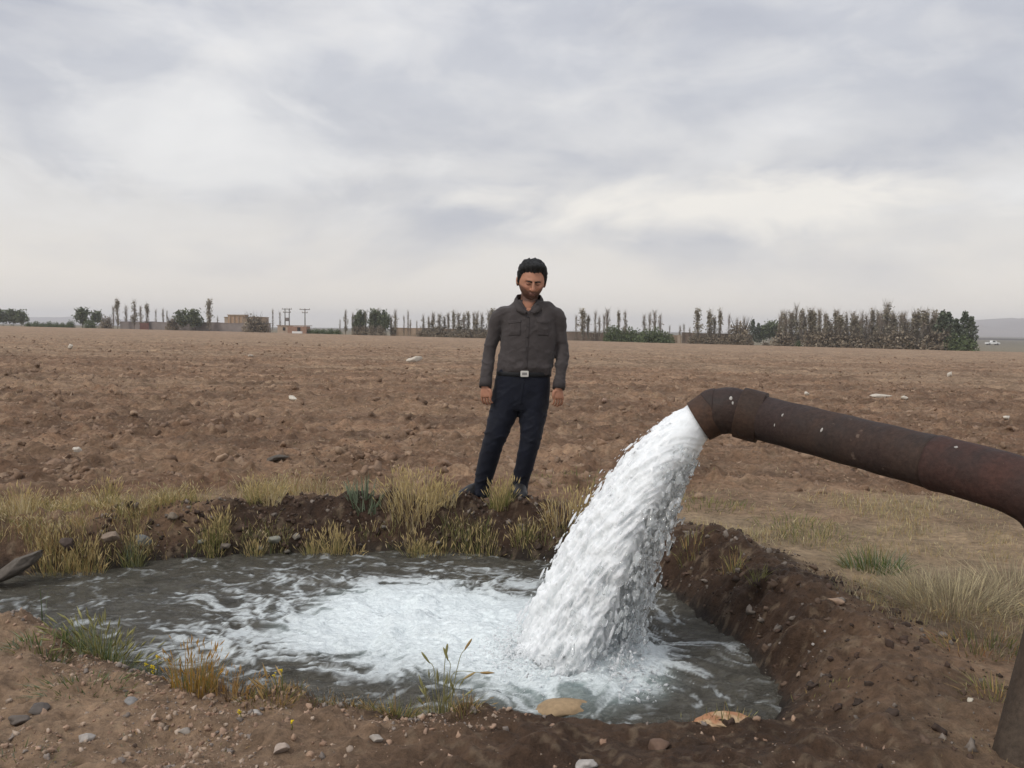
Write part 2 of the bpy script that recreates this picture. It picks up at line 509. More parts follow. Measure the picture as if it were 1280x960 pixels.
def build_water():
    xs = np.arange(-6.5, 1.45, 0.010); ys = np.arange(2.70, 6.0, 0.009)
    X, Y = np.meshgrid(xs, ys); x = X.ravel(); y = Y.ravel()
    foam, aer, ds, rad, wx, wy = water_fields(x, y)
    boil = np.exp(-(ds / 0.50) ** 2)
    chop = 0.40 + 0.8 * np.exp(-(ds / 1.5) ** 2)
    z = chop * (0.030 * (ridge((x + wx) * 3.0, (y + wy) * 6.5, 91, 3) - 0.5) + 0.026 * (fbm((x + wx) * 7, (y + wy) * 15, 92, 3) - 0.5))
    z += 0.017 * (ridge((x + wx * .5) * 8, (y + wy * .5) * 17, 94, 3) - 0.5) + 0.009 * (fbm(x * 22, y * 40, 98, 3) - 0.5)
    z += boil * (0.13 * (fbm(x * 4.2 + wx, y * 5.0 + wy, 93, 5, 0.6) - 0.36)) + foam * 0.010 * (fbm(x * 26, y * 34, 95, 3) - 0.2)
    z += 0.115 * np.exp(-(rad / 0.25) ** 2) * (0.5 + fbm(x * 9, y * 9, 97, 4, 0.6))
    z += 0.003 * np.cos(rad * 2 * np.pi / 0.11 + wx * 12) * np.exp(-rad / 1.4) * (1 - boil)
    d, _, _, _ = zones(x, y)
    ok = (d < 0.32).reshape(X.shape)
    nr, nc = X.shape
    i = np.arange(nr - 1)[:, None]; j = np.arange(nc - 1)[None]
    q = ok[:-1, :-1] | ok[1:, 1:]
    Fq = np.stack([i*nc+j, i*nc+j+1, (i+1)*nc+j+1, (i+1)*nc+j], -1)[q]
    used = np.unique(Fq); mp = np.full(nr*nc, -1); mp[used] = np.arange(len(used))
    me = mesh_np('water', np.stack([x, y, WZ + z], 1)[used], mp[Fq])
    set_attr(me, 'foam', foam[used]); set_attr(me, 'aer', aer[used])
    m, nt, b = new_mat('pool_water')
    af = N(nt, 'ShaderNodeAttribute'); af.attribute_name = 'foam'
    aa = N(nt, 'ShaderNodeAttribute'); aa.attribute_name = 'aer'
    tc = N(nt, 'ShaderNodeTexCoord')
    mp_ = N(nt, 'ShaderNodeMapping'); mp_.inputs['Scale'].default_value = (1.0, 2.2, 1.0); nt.links.new(tc.outputs['Object'], mp_.inputs['Vector'])
    nz = noise(nt, 7.0, 6, 0.65, mp_.outputs[0], 0.6)
    murk = ramp(nt, nz.outputs['Fac'], [(0.3, (0.036, 0.033, 0.025)), (0.7, (0.100, 0.091, 0.070))])
    c = mixc(nt, aa.outputs['Fac'], murk.outputs[0], (0.48, 0.60, 0.60))
    n3 = noise(nt, 60.0, 5, 0.7, mp_.outputs[0], 0.3)
    br = ramp(nt, n3.outputs['Fac'], [(0.36, (0.74,)*3), (0.56, (1,)*3)])
    fm = N(nt, 'ShaderNodeMath'); fm.operation = 'MULTIPLY'; nt.links.new(af.outputs['Fac'], fm.inputs[0]); nt.links.new(br.outputs[0], fm.inputs[1])
    c = mixc(nt, fm.outputs[0], c, (0.86, 0.915, 0.92))
    nt.links.new(c, b.inputs['Base Color'])
    mr = N(nt, 'ShaderNodeMapRange'); mr.inputs['To Min'].default_value = 0.08; mr.inputs['To Max'].default_value = 0.45
    nt.links.new(fm.outputs[0], mr.inputs['Value']); nt.links.new(mr.outputs[0], b.inputs['Roughness'])
    b.inputs['IOR'].default_value = 1.333
    n2 = noise(nt, 30.0, 5, 0.65, mp_.outputs[0], 0.5)
    bump(nt, b, n2.outputs['Fac'], 0.9, 0.024)
    o = obj('water', me, m); tag(o, kind='structure', label='churning grey pool water with a white foam patch', cat='water')

build_water()

# ------------------------------------------------------------------ pipe
def rust_mat(name, c1, c2, c3):
    m, nt, b = new_mat(name)
    tc = N(nt, 'ShaderNodeTexCoord')
    n1 = noise(nt, 7, 6, 0.65, tc.outputs['Object']); n2 = noise(nt, 55, 6, 0.7, tc.outputs['Object']); n3 = noise(nt, 2.3, 4, 0.5, tc.outputs['Object'])
    a = ramp(nt, n1.outputs['Fac'], [(0.35, c1), (0.62, c2)])
    c = mixc(nt, ramp(nt, n3.outputs['Fac'], [(0.45, (0,)*3), (0.65, (1,)*3)]).outputs[0], a.outputs[0], c3)
    r = ramp(nt, n2.outputs['Fac'], [(0.3, (0.68,)*3), (0.7, (1.32,)*3)])
    c = mixc(nt, 1.0, c, r.outputs[0], 'MULTIPLY')
    sp = ramp(nt, noise(nt, 21, 3, 0.5, tc.outputs['Object']).outputs['Fac'], [(0.70, (0,)*3), (0.76, (1,)*3)])
    c = mixc(nt, sp.outputs[0], c, (0.12, 0.085, 0.065))
    nt.links.new(c, b.inputs['Base Color'])
    rr = ramp(nt, n1.outputs['Fac'], [(0.3, (0.52,)*3), (0.7, (0.85,)*3)]); nt.links.new(rr.outputs[0], b.inputs['Roughness'])
    b.inputs['Specular IOR Level'].default_value = 0.22
    bump(nt, b, n2.outputs['Fac'], 0.6, 0.006)
    return m
RUST = rust_mat('dark_rusty_steel', (0.026, 0.018, 0.015), (0.052, 0.032, 0.024), (0.034, 0.021, 0.018))
RUSTR = rust_mat('reddish_steel', (0.030, 0.018, 0.015), (0.060, 0.030, 0.024), (0.036, 0.021, 0.018))
RUSTB = rust_mat('brown_rust', (0.045, 0.026, 0.018), (0.085, 0.045, 0.028), (0.038, 0.024, 0.018))
GREYR = rust_mat('grey_weathered_steel', (0.045, 0.033, 0.024), (0.075, 0.055, 0.040), (0.055, 0.038, 0.027))

def build_pipe():
    root = empty('discharge_pipe', (1.555, 2.60, gz(1.555, 2.6)))
    tag(root, 'thick rusty steel pipe arching over the pool and gushing water', 'pipe')
    rad = 0.0965
    def tubeobj(name, P, r, mat, n=56, hollow=0.0):
        V, Fc = tube(P, r, n=n, cap=not hollow)
        if hollow:
            # wall thickness: inner skin joined at both rims
            V2, F2 = tube(P, np.asarray(r) - hollow, n=n, cap=False)
            k = len(V); nr = len(P)
            jj = np.arange(n)
            rim0 = np.stack([jj, k + jj, k + (jj+1) % n, (jj+1) % n], 1)
            e = (nr-1)*n
            rim1 = np.stack([e+jj, e+(jj+1) % n, k+e+(jj+1) % n, k+e+jj], 1)
            V = np.vstack([V, V2]); Fc = np.vstack([Fc, F2[:, ::-1] + k, rim0, rim1])
        return obj(name, mesh_np(name, V, Fc), mat, root)
    C0, C1, C2 = at(873, 527, 3.815), at(894, 514.5, 3.80), at(913, 513, 3.775)
    C3, C4 = at(927, 516, 3.755), at(950, 522, 3.72)
    # spout: two mitred rings and a seam
    P = spline([C0, C0 * 0.5 + C1 * 0.5, C1], 6)
    o = tubeobj('spout', P, np.linspace(0.097, 0.103, len(P)), RUSTB, hollow=0.009)
    P = spline([C1 - (C2 - C1) * 0.05, (C1 + C2) / 2, C2, C3], 6)
    r = 0.1005 + 0.003 * np.sin(np.linspace(0, np.pi, len(P))); tubeobj('mitre_ring', P, r, RUST)
    s = tubeobj('weld_seam', spline([C1 - (C1 - C0) * 0.06, C1, C1 + (C2 - C1) * 0.12], 6), 0.1015 + 0.003 * np.sin(np.linspace(0, np.pi, 13)), RUST)
    P = spline([C3 - (C4 - C3) * 0.12, C3, C4, C4 + (C4 - C3) * 0.08], 6)
    r = 0.1095 + 0.004 * np.sin(np.linspace(0, np.pi, len(P))) ** 0.5; tubeobj('collar', P, r, RUSTB)
    # the long run and its bend into the riser
    A = at(950, 522, 3.72); B = at(1172, 579, 3.02)
    P = spline([A, A + (B - A) * 0.33, A + (B - A) * 0.66, B], 10)
    tubeobj('pipe_run', P, rad + 0.0012 * np.sin(np.arange(len(P)) * 0.9), RUST)
    Q = [B - (B - A) * 0.004, at(1222, 592, 2.89), at(1272, 608, 2.78), at(1311, 634, 2.72), at(1334, 682, 2.685), at(1338, 742, 2.66)]
    P = spline(Q, 8); r = rad + 0.0018 * np.ones(len(P)); r[:2] += 0.003
    tubeobj('bend', P, r, RUSTR)
    e1 = np.array(Q[-1]); e2 = at(1281, 960, 2.575); dn = (e2 - e1); e3 = e2 + dn / np.linalg.norm(dn) * 0.35
    P = spline([e1 + (e2 - e1) * -0.01, e1 + (e2 - e1) * 0.5, e2, e3], 8)
    tubeobj('riser', P, rad * 0.99, GREYR)
    # pale splashes of lime on the steel
    wm = simple('lime_splash', (0.36, 0.34, 0.31), 0.8, 0.2, 60)
    def spot(px, py, Y, s, el):
        c = at(px, py, Y); v = (CAM - c); v /= np.linalg.norm(v)
        # slide the spot out onto the pipe skin along the view direction
        M = basis_from(v[None])
        V, Fc = many(ICO2, np.zeros((1, 3)), np.array([[s, s * el, 0.0035]]), M, 0.35)
        return V, Fc, c, v
    dg = bpy.context.evaluated_depsgraph_get(); dg.update()
    mb = []
    bm = bmesh.new()
    for ch in root.children:
        bm.from_mesh(ch.data)
    bv = BVHTree.FromBMesh(bm)
    for px, py, s, el in [(914, 498, 0.008, 1.2), (916, 504, 0.004, 1.8), (978, 519, 0.0055, 1.3), (1027, 537, 0.0045, 2.0), (1195, 559, 0.006, 0.9), (968, 531, .003, 2.0)]:
        d = Vector(ray(px, py)).normalized()
        h, nrm, *_ = bv.ray_cast(Vector(CAM), d)
        if h is None: continue
        nn = np.array(nrm); nn = nn if nn @ np.array(d) < 0 else -nn
        V, Fc = many(ICO2, np.array([list(h)]), np.array([[s, s * el, 0.002]]), basis_from(nn[None]), 0.4)
        obj('lime_spot', mesh_np('lime_spot', V, Fc), wm, root)
    bm.free()
    return C0, C1
C0, C1 = build_pipe()

# ------------------------------------------------------------------ the gushing water
def foam_mat(name, c, transl, rough=0.25):
    m, nt, b = new_mat(name)
    tc = N(nt, 'ShaderNodeTexCoord')
    n = noise(nt, 26, 5, 0.6, tc.outputs['Object'])
    r = ramp(nt, n.outputs['Fac'], [(0.35, tuple(x * 0.90 for x in c)), (0.65, c)])
    nt.links.new(r.outputs[0], b.inputs['Base Color']); b.inputs['Roughness'].default_value = rough; b.inputs['IOR'].default_value = 1.333
    bump(nt, b, noise(nt, 90, 3, 0.6, tc.outputs['Object']).outputs['Fac'], 0.2, 0.005)
    b.inputs['Subsurface Weight'].default_value = transl; b.inputs['Subsurface Radius'].default_value = (1, 1, 1); b.inputs['Subsurface Scale'].default_value = 0.07
    return m
def clear_mat():
    m, nt, b = new_mat('clear_water')
    b.inputs['Base Color'].default_value = (0.93, 0.95, 0.95, 1); b.inputs['Roughness'].default_value = 0.04
    b.inputs['IOR'].default_value = 1.333; b.inputs['Transmission Weight'].default_value = 0.80
    tc = N(nt, 'ShaderNodeTexCoord')
    bump(nt, b, noise(nt, 45, 3, 0.5, tc.outputs['Object']).outputs['Fac'], 0.2, 0.006)
    return m
FOAM = foam_mat('white_water', (0.80, 0.82, 0.825), 1.0, 0.3)
CLEAR = clear_mat()

def build_jet():
    r = np.random.default_rng(5)
    g = 9.81
    axis = C0 - C1; axis /= np.linalg.norm(axis)
    side = np.cross(axis, [0, 1.0, 0]); side /= np.linalg.norm(side)
    if side[2] < 0: side = -side                     # upward normal of the outlet disc
    dep = np.cross(side, axis); dep /= np.linalg.norm(dep)
    if dep[1] < 0: dep = -dep
    rad = 0.087
    def launch(n, rmax=1.0, spread=1.0):
        a = r.random(n) * 2 * np.pi; q = np.sqrt(r.random(n)) * rmax
        s, dd = q * np.sin(a), q * np.cos(a)
        p = C0 + rad * (s[:, None] * side + dd[:, None] * dep)
        cl = r.integers(0, 420, n); o3 = np.random.default_rng(9).normal(size=(420, 3))[cl]      # water leaves the mouth in gulps
        vx = -(1.52 + 0.46 * s) + r.normal(size=n) * 0.05 * spread + o3[:, 0] * 0.035
        vz = -(1.22 - 0.30 * s) + r.normal(size=n) * 0.05 * spread + o3[:, 2] * 0.05
        vy = -0.06 + 0.72 * dd + r.normal(size=n) * 0.08 * spread + o3[:, 1] * 0.05
        return p, np.stack([vx, vy, vz], 1), s, dd
    def fly(p, v, t):
        q = p + v * t[:, None]; q[:, 2] -= 0.5 * g * t * t
        vv = v.copy(); vv[:, 2] -= g * t
        return q, vv
    def tland(p, v):
        b = v[:, 2]; c = p[:, 2] - WZ - 0.0
        return (b + np.sqrt(b * b + 2 * g * c)) / g
    root = empty('water_jet', (IMP[0], IMP[1], WZ))
    tag(root, 'white gush of water pouring from the pipe mouth into the pool', 'water jet')
    # --- main white stream: dense lumps fused into one skin
    n = 9000
    p, v, s, dd = launch(n)
    T = tland(p, v); t = T * r.random(n) ** 0.8
    # the lower right side of the stream is thinner
    keep = r.random(n) < np.clip(1.0 - 1.0 * ss(0.10, 0.5, t / T) * ss(0.3, -0.6, s + 0.1 * dd), 0.22, 1)
    p, v, t, T, s, dd = [q[keep] for q in (p, v, t, T, s, dd)]
    q, vv = fly(p, v, t)
    f = t / T
    size = (0.0026 + 0.0040 * r.random(len(t)) ** 3) * (0.85 + 0.5 * f)
    L = size * (2.4 + 4.0 * r.random(len(t)) + 1.5 * (1 - f))
    V1, F1 = many(ICO1, q, np.stack([size, size, L], 1), basis_from(vv + r.normal(size=vv.shape) * 0.25), 0.25, r)
    # the white body of the stream: the rim of the mouth carried along its own paths, roughened more and more on the way down
    NT, NA = 330, 260
    tt = np.linspace(-0.012, 0.392, NT); aa_ = np.linspace(0, 2 * np.pi, NA, endpoint=False)
    TT, AA = np.meshgrid(tt, aa_, indexing='ij')
    ss_, dd_ = np.sin(AA), np.cos(AA)
    cut = np.interp(TT, [0, 0.08, 0.20, 0.30, 0.4], [-1.0, -0.80, -0.50, -0.38, -0.40])
    ss_ = np.where(ss_ < 0, ss_ * -cut, ss_) * np.interp(TT, [0, .1, .4], [.97, .90, .92])
    P0 = C0 + rad * (ss_[..., None] * side + dd_[..., None] * dep)
    tq = np.maximum(TT, 0)
    X_ = P0[..., 0] - (1.52 + 0.46 * ss_) * TT; Y_ = P0[..., 1] + (-0.06 + 0.72 * dd_) * TT; Z_ = P0[..., 2] - (1.22 - 0.30 * ss_) * TT - 0.5 * g * tq * tq
    B = np.stack([X_, Y_, Z_], -1)
    cen = B.mean(1, keepdims=True); dirn = B - cen; rl = np.linalg.norm(dirn, axis=2, keepdims=True); dirn = dirn / np.maximum(rl, 1e-6)
    w = AA * np.maximum(rl[..., 0], .05); L_ = 1.9 * TT + 0.5 * g * tq * tq * .9
    nz = 0.50 * (fbm(w * 11, L_ * 6.5, 7, 3, .6) - .5) + 0.50 * (ridge(w * 30 + L_ * 3, L_ * 7.5, 8, 3) - .55) + 0.40 * (fbm(w * 85, L_ * 20, 9, 3, .65) - .5) + 0.45 * np.maximum(0, fbm(w * 36, L_ * 10, 10, 2) - .58)
    amp = np.interp(TT, [-.02, 0.01, 0.06, 0.18, 0.4], [0.0, 0.007, 0.030, 0.068, 0.105]) * (1 + .9 * ss(.1, -.4, ss_))
    B = B + dirn * (amp * nz)[..., None]
    i = np.arange(NT - 1)[:, None]; j = np.arange(NA)[None]
    Fq = np.stack([i*NA+j, i*NA+(j+1) % NA, (i+1)*NA+(j+1) % NA, (i+1)*NA+j], -1).reshape(-1, 4)
    Vc = np.vstack([B.reshape(-1, 3), B[0].mean(0)[None], B[-1].mean(0)[None]]); jj = np.arange(NA); e_ = (NT - 1) * NA
    Fc = np.vstack([Fq[:, [0, 1, 2]], Fq[:, [0, 2, 3]], np.stack([np.full(NA, NT*NA), (jj+1) % NA, jj], 1), np.stack([np.full(NA, NT*NA+1), e_+jj, e_+(jj+1) % NA], 1)])
    # --- splash mound at the foot
    m = 11000
    a = r.random(m) * 2 * np.pi; qr = np.abs(r.normal(size=m)) * 0.29
    bp = np.stack([IMP[0] - 0.06 + np.cos(a) * qr * 1.15, IMP[1] - 0.05 + np.sin(a) * qr * 0.9, np.zeros(m)], 1)
    hh = np.abs(r.normal(size=m)) * 0.115 * np.exp(-(qr / 0.34) ** 2) + r.random(m) * 0.006
    bp[:, 2] = WZ + hh
    bs = (0.003 + 0.006 * r.random(m) ** 3) * (1 - 0.4 * np.clip(hh / 0.15, 0, 1)) * np.exp(-(qr / .55) ** 2)
    out = np.stack([np.cos(a), np.sin(a), 0.6 + 0 * a], 1)
    V2, F2 = many(ICO1, bp, np.stack([bs, bs, bs * 1.5], 1), basis_from(out + r.normal(size=out.shape) * 0.5), 0.3, r)
    V = np.vstack([V1, Vc, V2]); Fa = np.vstack([F1, Fc + len(V1), F2 + len(V1) + len(Vc)])
    Vr, Fr, Nr = remesh(V, Fa, 0.0038, 1, 0.5)
    obj('stream', mesh_np('stream', Vr, Fr), FOAM, root)
    # --- clear lumps on the lower right flank
    n = 9000
    p, v, s, dd = launch(n, 1.05, 1.6)
    T = tland(p, v); t = T * (0.16 + 0.84 * r.random(n) ** 0.9)
    k = (s + 0.1 * dd < 0.35 * (t / T) + 0.05)
    p, v, t, T, s = [q_[k] for q_ in (p, v, t, T, s)]
    v[:, 0] += 0.12 * r.random(len(t))
    q, vv = fly(p, v, t); f = t / T
    size = (0.0045 + 0.0085 * r.random(len(t)) ** 2)
    V1, F1 = many(ICO1, q, np.stack([size, size, size * (1.3 + 1.6 * r.random(len(t)))], 1), basis_from(vv + r.normal(size=vv.shape) * 0.5), 0.35, r)
    Vr, Fr, Nr = remesh(V1, F1, 0.0036, 1, 0.5)
    o = obj('clear_lumps', mesh_np('clear_lumps', Vr, Fr), CLEAR, root); o['kind'] = 'stuff'
    # --- droplets thrown off
    n = 7000
    p, v, s, dd = launch(n, 1.0, 2.1)
    T = tland(p, v); t = T * (0.12 + 0.88 * r.random(n))
    q, vv = fly(p, v, t)
    size = 0.0011 + 0.0020 * r.random(n) ** 4
    V1, F1 = many(ICO1, q, np.stack([size, size, size * (2.0 + 3.5 * r.random(n))], 1), basis_from(vv), 0.2, r)
    m = 4200
    a = r.random(m) * 2 * np.pi; sp = 0.3 + 0.9 * r.random(m); up = 0.3 + 1.2 * r.random(m); t = r.random(m) * 0.22
    bp = np.stack([IMP[0] - 0.05 + np.cos(a) * (0.22 + sp * t * 0.8), IMP[1] + np.sin(a) * (0.2 + sp * t * 0.7), WZ + np.maximum(0.0, up * t - 4.9 * t * t)], 1)
    bs = 0.0016 + 0.0040 * r.random(m) ** 3
    V2, F2 = many(ICO1, bp, np.stack([bs, bs, bs * 1.6], 1), rand_rot(m, r), 0.3, r)
    m = 2200
    bx = IMP[0] + .10 + np.abs(r.normal(size=m)) * .13; by = IMP[1] - .05 + r.normal(size=m) * .17
    bz = WZ + np.abs(r.normal(size=m)) * .07 * np.exp(-((bx - IMP[0] - .1) / .22) ** 2)
    bs = 0.0016 + 0.0055 * r.random(m) ** 4
    V3, F3 = many(ICO1, np.stack([bx, by, bz], 1), np.stack([bs, bs, bs * (1.2 + 2.2 * r.random(m))], 1), rand_rot(m, r), 0.4, r)
    V = np.vstack([V1, V2, V3]); Fa = np.vstack([F1, F2 + len(V1), F3 + len(V1) + len(V2)])
    o = obj('spray', mesh_np('spray', V, Fa), FOAM, root); o['kind'] = 'stuff'
build_jet()

# ------------------------------------------------------------------ the man on the far bank
def fabric(name, c, var=0.18, rough=0.85, scale=14, bmp=0.35, bd=0.02, sheen=0.0):
    m, nt, b = new_mat(name)
    tc = N(nt, 'ShaderNodeTexCoord')
    n1 = noise(nt, scale, 4, 0.5, tc.outputs['Object'], 0.8); n2 = noise(nt, 420, 2, 0.5, tc.outputs['Object'])
    r = ramp(nt, n1.outputs['Fac'], [(0.3, tuple(x * (1 - var) for x in c)), (0.7, tuple(x * (1 + var) for x in c))])
    r2 = ramp(nt, n2.outputs['Fac'], [(0.3, (0.85,)*3), (0.7, (1.15,)*3)])
    nt.links.new(mixc(nt, 1.0, r.outputs[0], r2.outputs[0], 'MULTIPLY'), b.inputs['Base Color'])
    b.inputs['Roughness'].default_value = rough; b.inputs['Specular IOR Level'].default_value = 0.25
    b.inputs['Sheen Weight'].default_value = sheen
    bump(nt, b, n1.outputs['Fac'], bmp, bd)
    return m

def build_man():
    Y0 = 6.02
    A = lambda px, py, dy=0.0: at(px, py, Y0 + dy)
    r = np.random.default_rng(3)
    # ---------- head in its own frame: face towards -y
    HV, HF = ico(5)
    def head_shape(D):
        x, y, z = D.T
        P = np.stack([0.085 * x, 0.096 * y, 0.118 * z], 1)
        low = np.clip(-z, 0, 1)
        P[:, 0] *= 1 - 0.14 * low ** 1.8
        P[:, 1] += -0.012 * low * (y < 0.2)
        P[:, 1] = np.where(y > 0, P[:, 1] * (1 - 0.35 * low), P[:, 1])
        fr = np.clip(-y * 1.6, 0, 1)
        X, Z = P[:, 0], P[:, 2]
        G = lambda cx, cz, sx, sz: np.exp(-((X - cx) / sx) ** 2 - ((Z - cz) / sz) ** 2)
        dy = 0.0065 * (G(-.028, .030, .024, .010) + G(.028, .030, .024, .010)) + 0.004 * G(0, .03, .02, .02)
        dy = dy - 0.013 * (G(-.031, .010, .018, .012) + G(.031, .010, .018, .012))
        dy = dy + 0.006 * (G(-.043, -.016, .018, .016) + G(.043, -.016, .018, .016))
        dy = dy + 0.009 * G(0, -.098, .022, .016) - 0.004 * G(0, -.078, .03, .008) + 0.006 * G(0, -.055, .03, .02)
        P[:, 1] -= dy * fr
        return P
    HP = head_shape(HV)
    parts = [(HP, HF)]
    def ell(c, s, rot=None):
        V, Fc = many(ICO3, np.array([c], float), np.array([s], float), rot)
        parts.append((V, Fc))
    t = tube(spline([(0, -.088, .030), (0, -.104, .008), (0, -.119, -.022), (0, -.108, -.034)], 5), np.interp(np.arange(16), [0, 10, 15], [.006, .0125, .008]), np.interp(np.arange(16), [0, 10, 15], [.007, .012, .007]), n=16); parts.append(t)
    for sx in (-1, 1):
        ell((sx * .012, -.103, -.027), (.0085, .011, .008))          # nostril wings
        ell((sx * .030, -.083, .009), (.0155, .0125, .0115))         # lowered eyelids
        ell((sx * .089, .004, -.008), (.011, .020, .033))            # ears
        ell((sx * .094, .010, .000), (.008, .014, .023))
    ell((0, -.103, -.053), (.025, .007, .0050)); ell((0, -.103, -.062), (.021, .007, .0055))
    # pose of the head
    hc = A(664.3, 351.5, -0.03)
    cx, sx_ = math.cos(R(20)), math.sin(R(20)); cz, sz = math.cos(R(7)), math.sin(R(7)); cy, sy = math.cos(R(3)), math.sin(R(3))
    Rx = np.array([[1, 0, 0], [0, cx, -sx_], [0, sx_, cx]])
    Rz = np.array([[cz, -sz, 0], [sz, cz, 0], [0, 0, 1]]); Ry = np.array([[cy, 0, sy], [0, 1, 0], [-sy, 0, cy]])
    HM = Ry @ Rz @ Rx; HS = 1.06
    toW = lambda P: (P * HS) @ HM.T + hc
    toL = lambda P: ((P - hc) @ HM) / HS
    body = [(toW(V), Fc) for V, Fc in parts]
    # ---------- neck, trunk, limbs under the clothes
    nb = toW(np.array([[0, .022, -.075]]))[0]
    neck = spline([toW(np.array([[0, .012, -.03]]))[0], nb, A(661, 384, 0.01), A(660, 398, 0.01)], 5)
    body.append(tube(neck, np.linspace(.056, .064, len(neck)), np.linspace(.058, .06, len(neck)), n=24, side=[1, 0, 0]))
    tr = spline([A(661, 386), A(661, 400), A(661, 425), A(658, 450), A(654, 475), A(652, 505)], 4)
    body.append(tube(tr, np.interp(np.linspace(0, 1, len(tr)), [0, .12, .3, .6, 1], [.06, .16, .165, .15, .15]), .09, n=24, side=[1, 0, 0], power=2.3))
    arms = {-1: [(625, 396, 0), (617.5, 418, .01), (611.5, 441, .0), (608.5, 465, -.05), (606.5, 485, -.09)],
            1: [(696, 396, 0), (699.5, 418, .01), (703, 441, .0), (701, 465, -.05), (698, 487, -.09)]}
    legs = {-1: [(633, 495, 0), (628, 520, 0), (619, 549, -.03), (610, 580, .02), (600, 616, .05), (598, 626, .05)],
            1: [(668, 495, 0), (666, 520, 0), (663, 549, -.04), (656, 580, -.03), (649, 616, 0), (648, 630, 0)]}
    for s in (-1, 1):
        P = spline([A(*q) for q in arms[s]], 6)
        body.append(tube(P, np.interp(np.linspace(0, 1, len(P)), [0, .5, 1], [.05, .038, .026]), n=20))
        P = spline([A(*q) for q in legs[s]], 6)
        body.append(tube(P, np.interp(np.linspace(0, 1, len(P)), [0, .4, .7, 1], [.075, .05, .045, .032]), n=20))
        # hand: palm, four fingers curling in, thumb from the side of the palm
        w = A(arms[s][-1][0], arms[s][-1][1] - 2, -.09)
        tilt = -0.06 * s if s < 0 else 0.03
        dn = np.array([tilt, -0.10, -1.0]); dn /= np.linalg.norm(dn)
        inn = np.array([-s * 1.0, 0.0, 0.0])                  # towards the thigh
        wid = np.array([0.86, -0.5 * s * -1, 0]); wid = np.array([0.88, 0.47 * s, 0.0]); wid /= np.linalg.norm(wid)
        back = np.cross(dn, wid); back /= np.linalg.norm(back)
        if back[1] > 0: back = -back                          # back of the hand towards the camera
        P = np.array([w - dn * .02, w + dn * .01, w + dn * .035, w + dn * .062, w + dn * .076])
        body.append(tube(P, [.027, .029, .037, .040, .034], [.021, .02, .018, .016, .012], n=20, side=wid, power=2.4))
        k0 = w + dn * .068
        thumb_side = -s                                       # thumb on the inner/front side
        for i, (ln, off) in enumerate(zip((.068, .077, .072, .058), (-.033, -.011, .011, .033))):
            off = off * (-thumb_side) * -1
            b0 = k0 + wid * off - back * 0.0
            p1 = b0 + dn * ln * .42 - back * .006
            p2 = p1 + dn * ln * .28 - back * ln * .22
            p3 = p2 + dn * ln * .05 - back * ln * .30
            q = spline([b0 - dn * .02, b0, p1, p2, p3], 4)
            body.append(tube(q, np.linspace(.0082, .0064, len(q)), n=12))
        tb = w + dn * .018 + wid * thumb_side * .030 + back * .004
        q = spline([tb - wid * thumb_side * .014, tb + dn * .010 + wid * thumb_side * .010, tb + dn * .036 + wid * thumb_side * .014 - back * .002, tb + dn * .058 + wid * thumb_side * .006 - back * .008], 4)
        body.append(tube(q, np.linspace(.0135, .0085, len(q)), n=12))
    V = np.vstack([b[0] for b in body]); o = np.cumsum([0] + [len(b[0]) for b in body])
    Fa = np.vstack([b[1] + k for b, k in zip(body, o)])
    Vr, Fr, Nr = remesh(V, Fa, 0.0034, 1, 0.4)
    L = toL(Vr)
    x, y, z = L.T
    isH = (np.abs(x) < .1) & (z > -.14) & (z < .14) & (np.abs(y) < .13)
    c = np.tile(np.array([0.37, 0.175, 0.108]), (len(Vr), 1)) * (0.9 + .2 * vn(x * 60, z * 60, 12))[:, None]
    def mixm(c, k, f): return c + (np.array(k) - c) * np.clip(f, 0, 1)[:, None]
    G2 = lambda cx, cz, sx, sz: np.exp(-((x - cx) / sx) ** 2 - ((z - cz) / sz) ** 2)
    fr = (y < -.03)
    # short beard, lips and their parting line, lashes; eye-socket shade is painted in
    bd = ss(-.030, -.048, z + 0.35 * np.abs(x) * 0 - .022 * ss(.03, .06, np.abs(x))) * isH * (y < 0.02) * ss(-.135, -.115, z)
    bd = np.maximum(bd, 0.9 * G2(0, -.043, .026, .006) * fr * isH)
    c = mixm(c, (0.060, 0.034, 0.026), bd * (0.74 + 0.2 * vn(x * 300, z * 300, 5)))
    c = mixm(c, (0.20, 0.085, 0.066), G2(0, -.058, .024, .009) * fr * isH * 0.9)
    c = mixm(c, (0.12, 0.055, 0.045), np.exp(-(z + .058) ** 2 / (2 * .0016 ** 2)) * (np.abs(x) < .024) * fr * isH * .9)
    for s in (-1, 1):
        c = mixm(c, (0.05, 0.03, 0.025), np.exp(-((z - .0035 + 3.0 * (x - s * .030) ** 2 * -8) / .0028) ** 2) * (np.abs(x - s * .030) < .015) * fr * isH * .85)
        c = mixm(c, (0.16, 0.07, 0.05), G2(s * .031, .005, .020, .012) * fr * isH * .38)  # shadow of the eye socket, painted into the skin colour
    c = mixm(c, (0.43, 0.18, 0.12), (G2(-.045, -.018, .02, .018) + G2(.045, -.018, .02, .018) + G2(0, -.02, .012, .014)) * fr * isH * .5)
    me = mesh_np('person', Vr, Fr, True, c)
    mSk, nt, b = new_mat('skin')
    a1 = N(nt, 'ShaderNodeAttribute'); a1.attribute_name = 'Col'
    nt.links.new(a1.outputs['Color'], b.inputs['Base Color']); b.inputs['Roughness'].default_value = 0.5; b.inputs['Specular IOR Level'].default_value = 0.35
    tc = N(nt, 'ShaderNodeTexCoord'); bump(nt, b, noise(nt, 260, 3, 0.5, tc.outputs['Object']).outputs['Fac'], 0.15, 0.002)
    man = obj('person', me, mSk)
    tag(man, 'man in dark grey shirt and navy trousers standing on the far bank, looking down', 'person')

    # ---------- hair
    D = HV.copy()
    hx, hy, hz = D.T
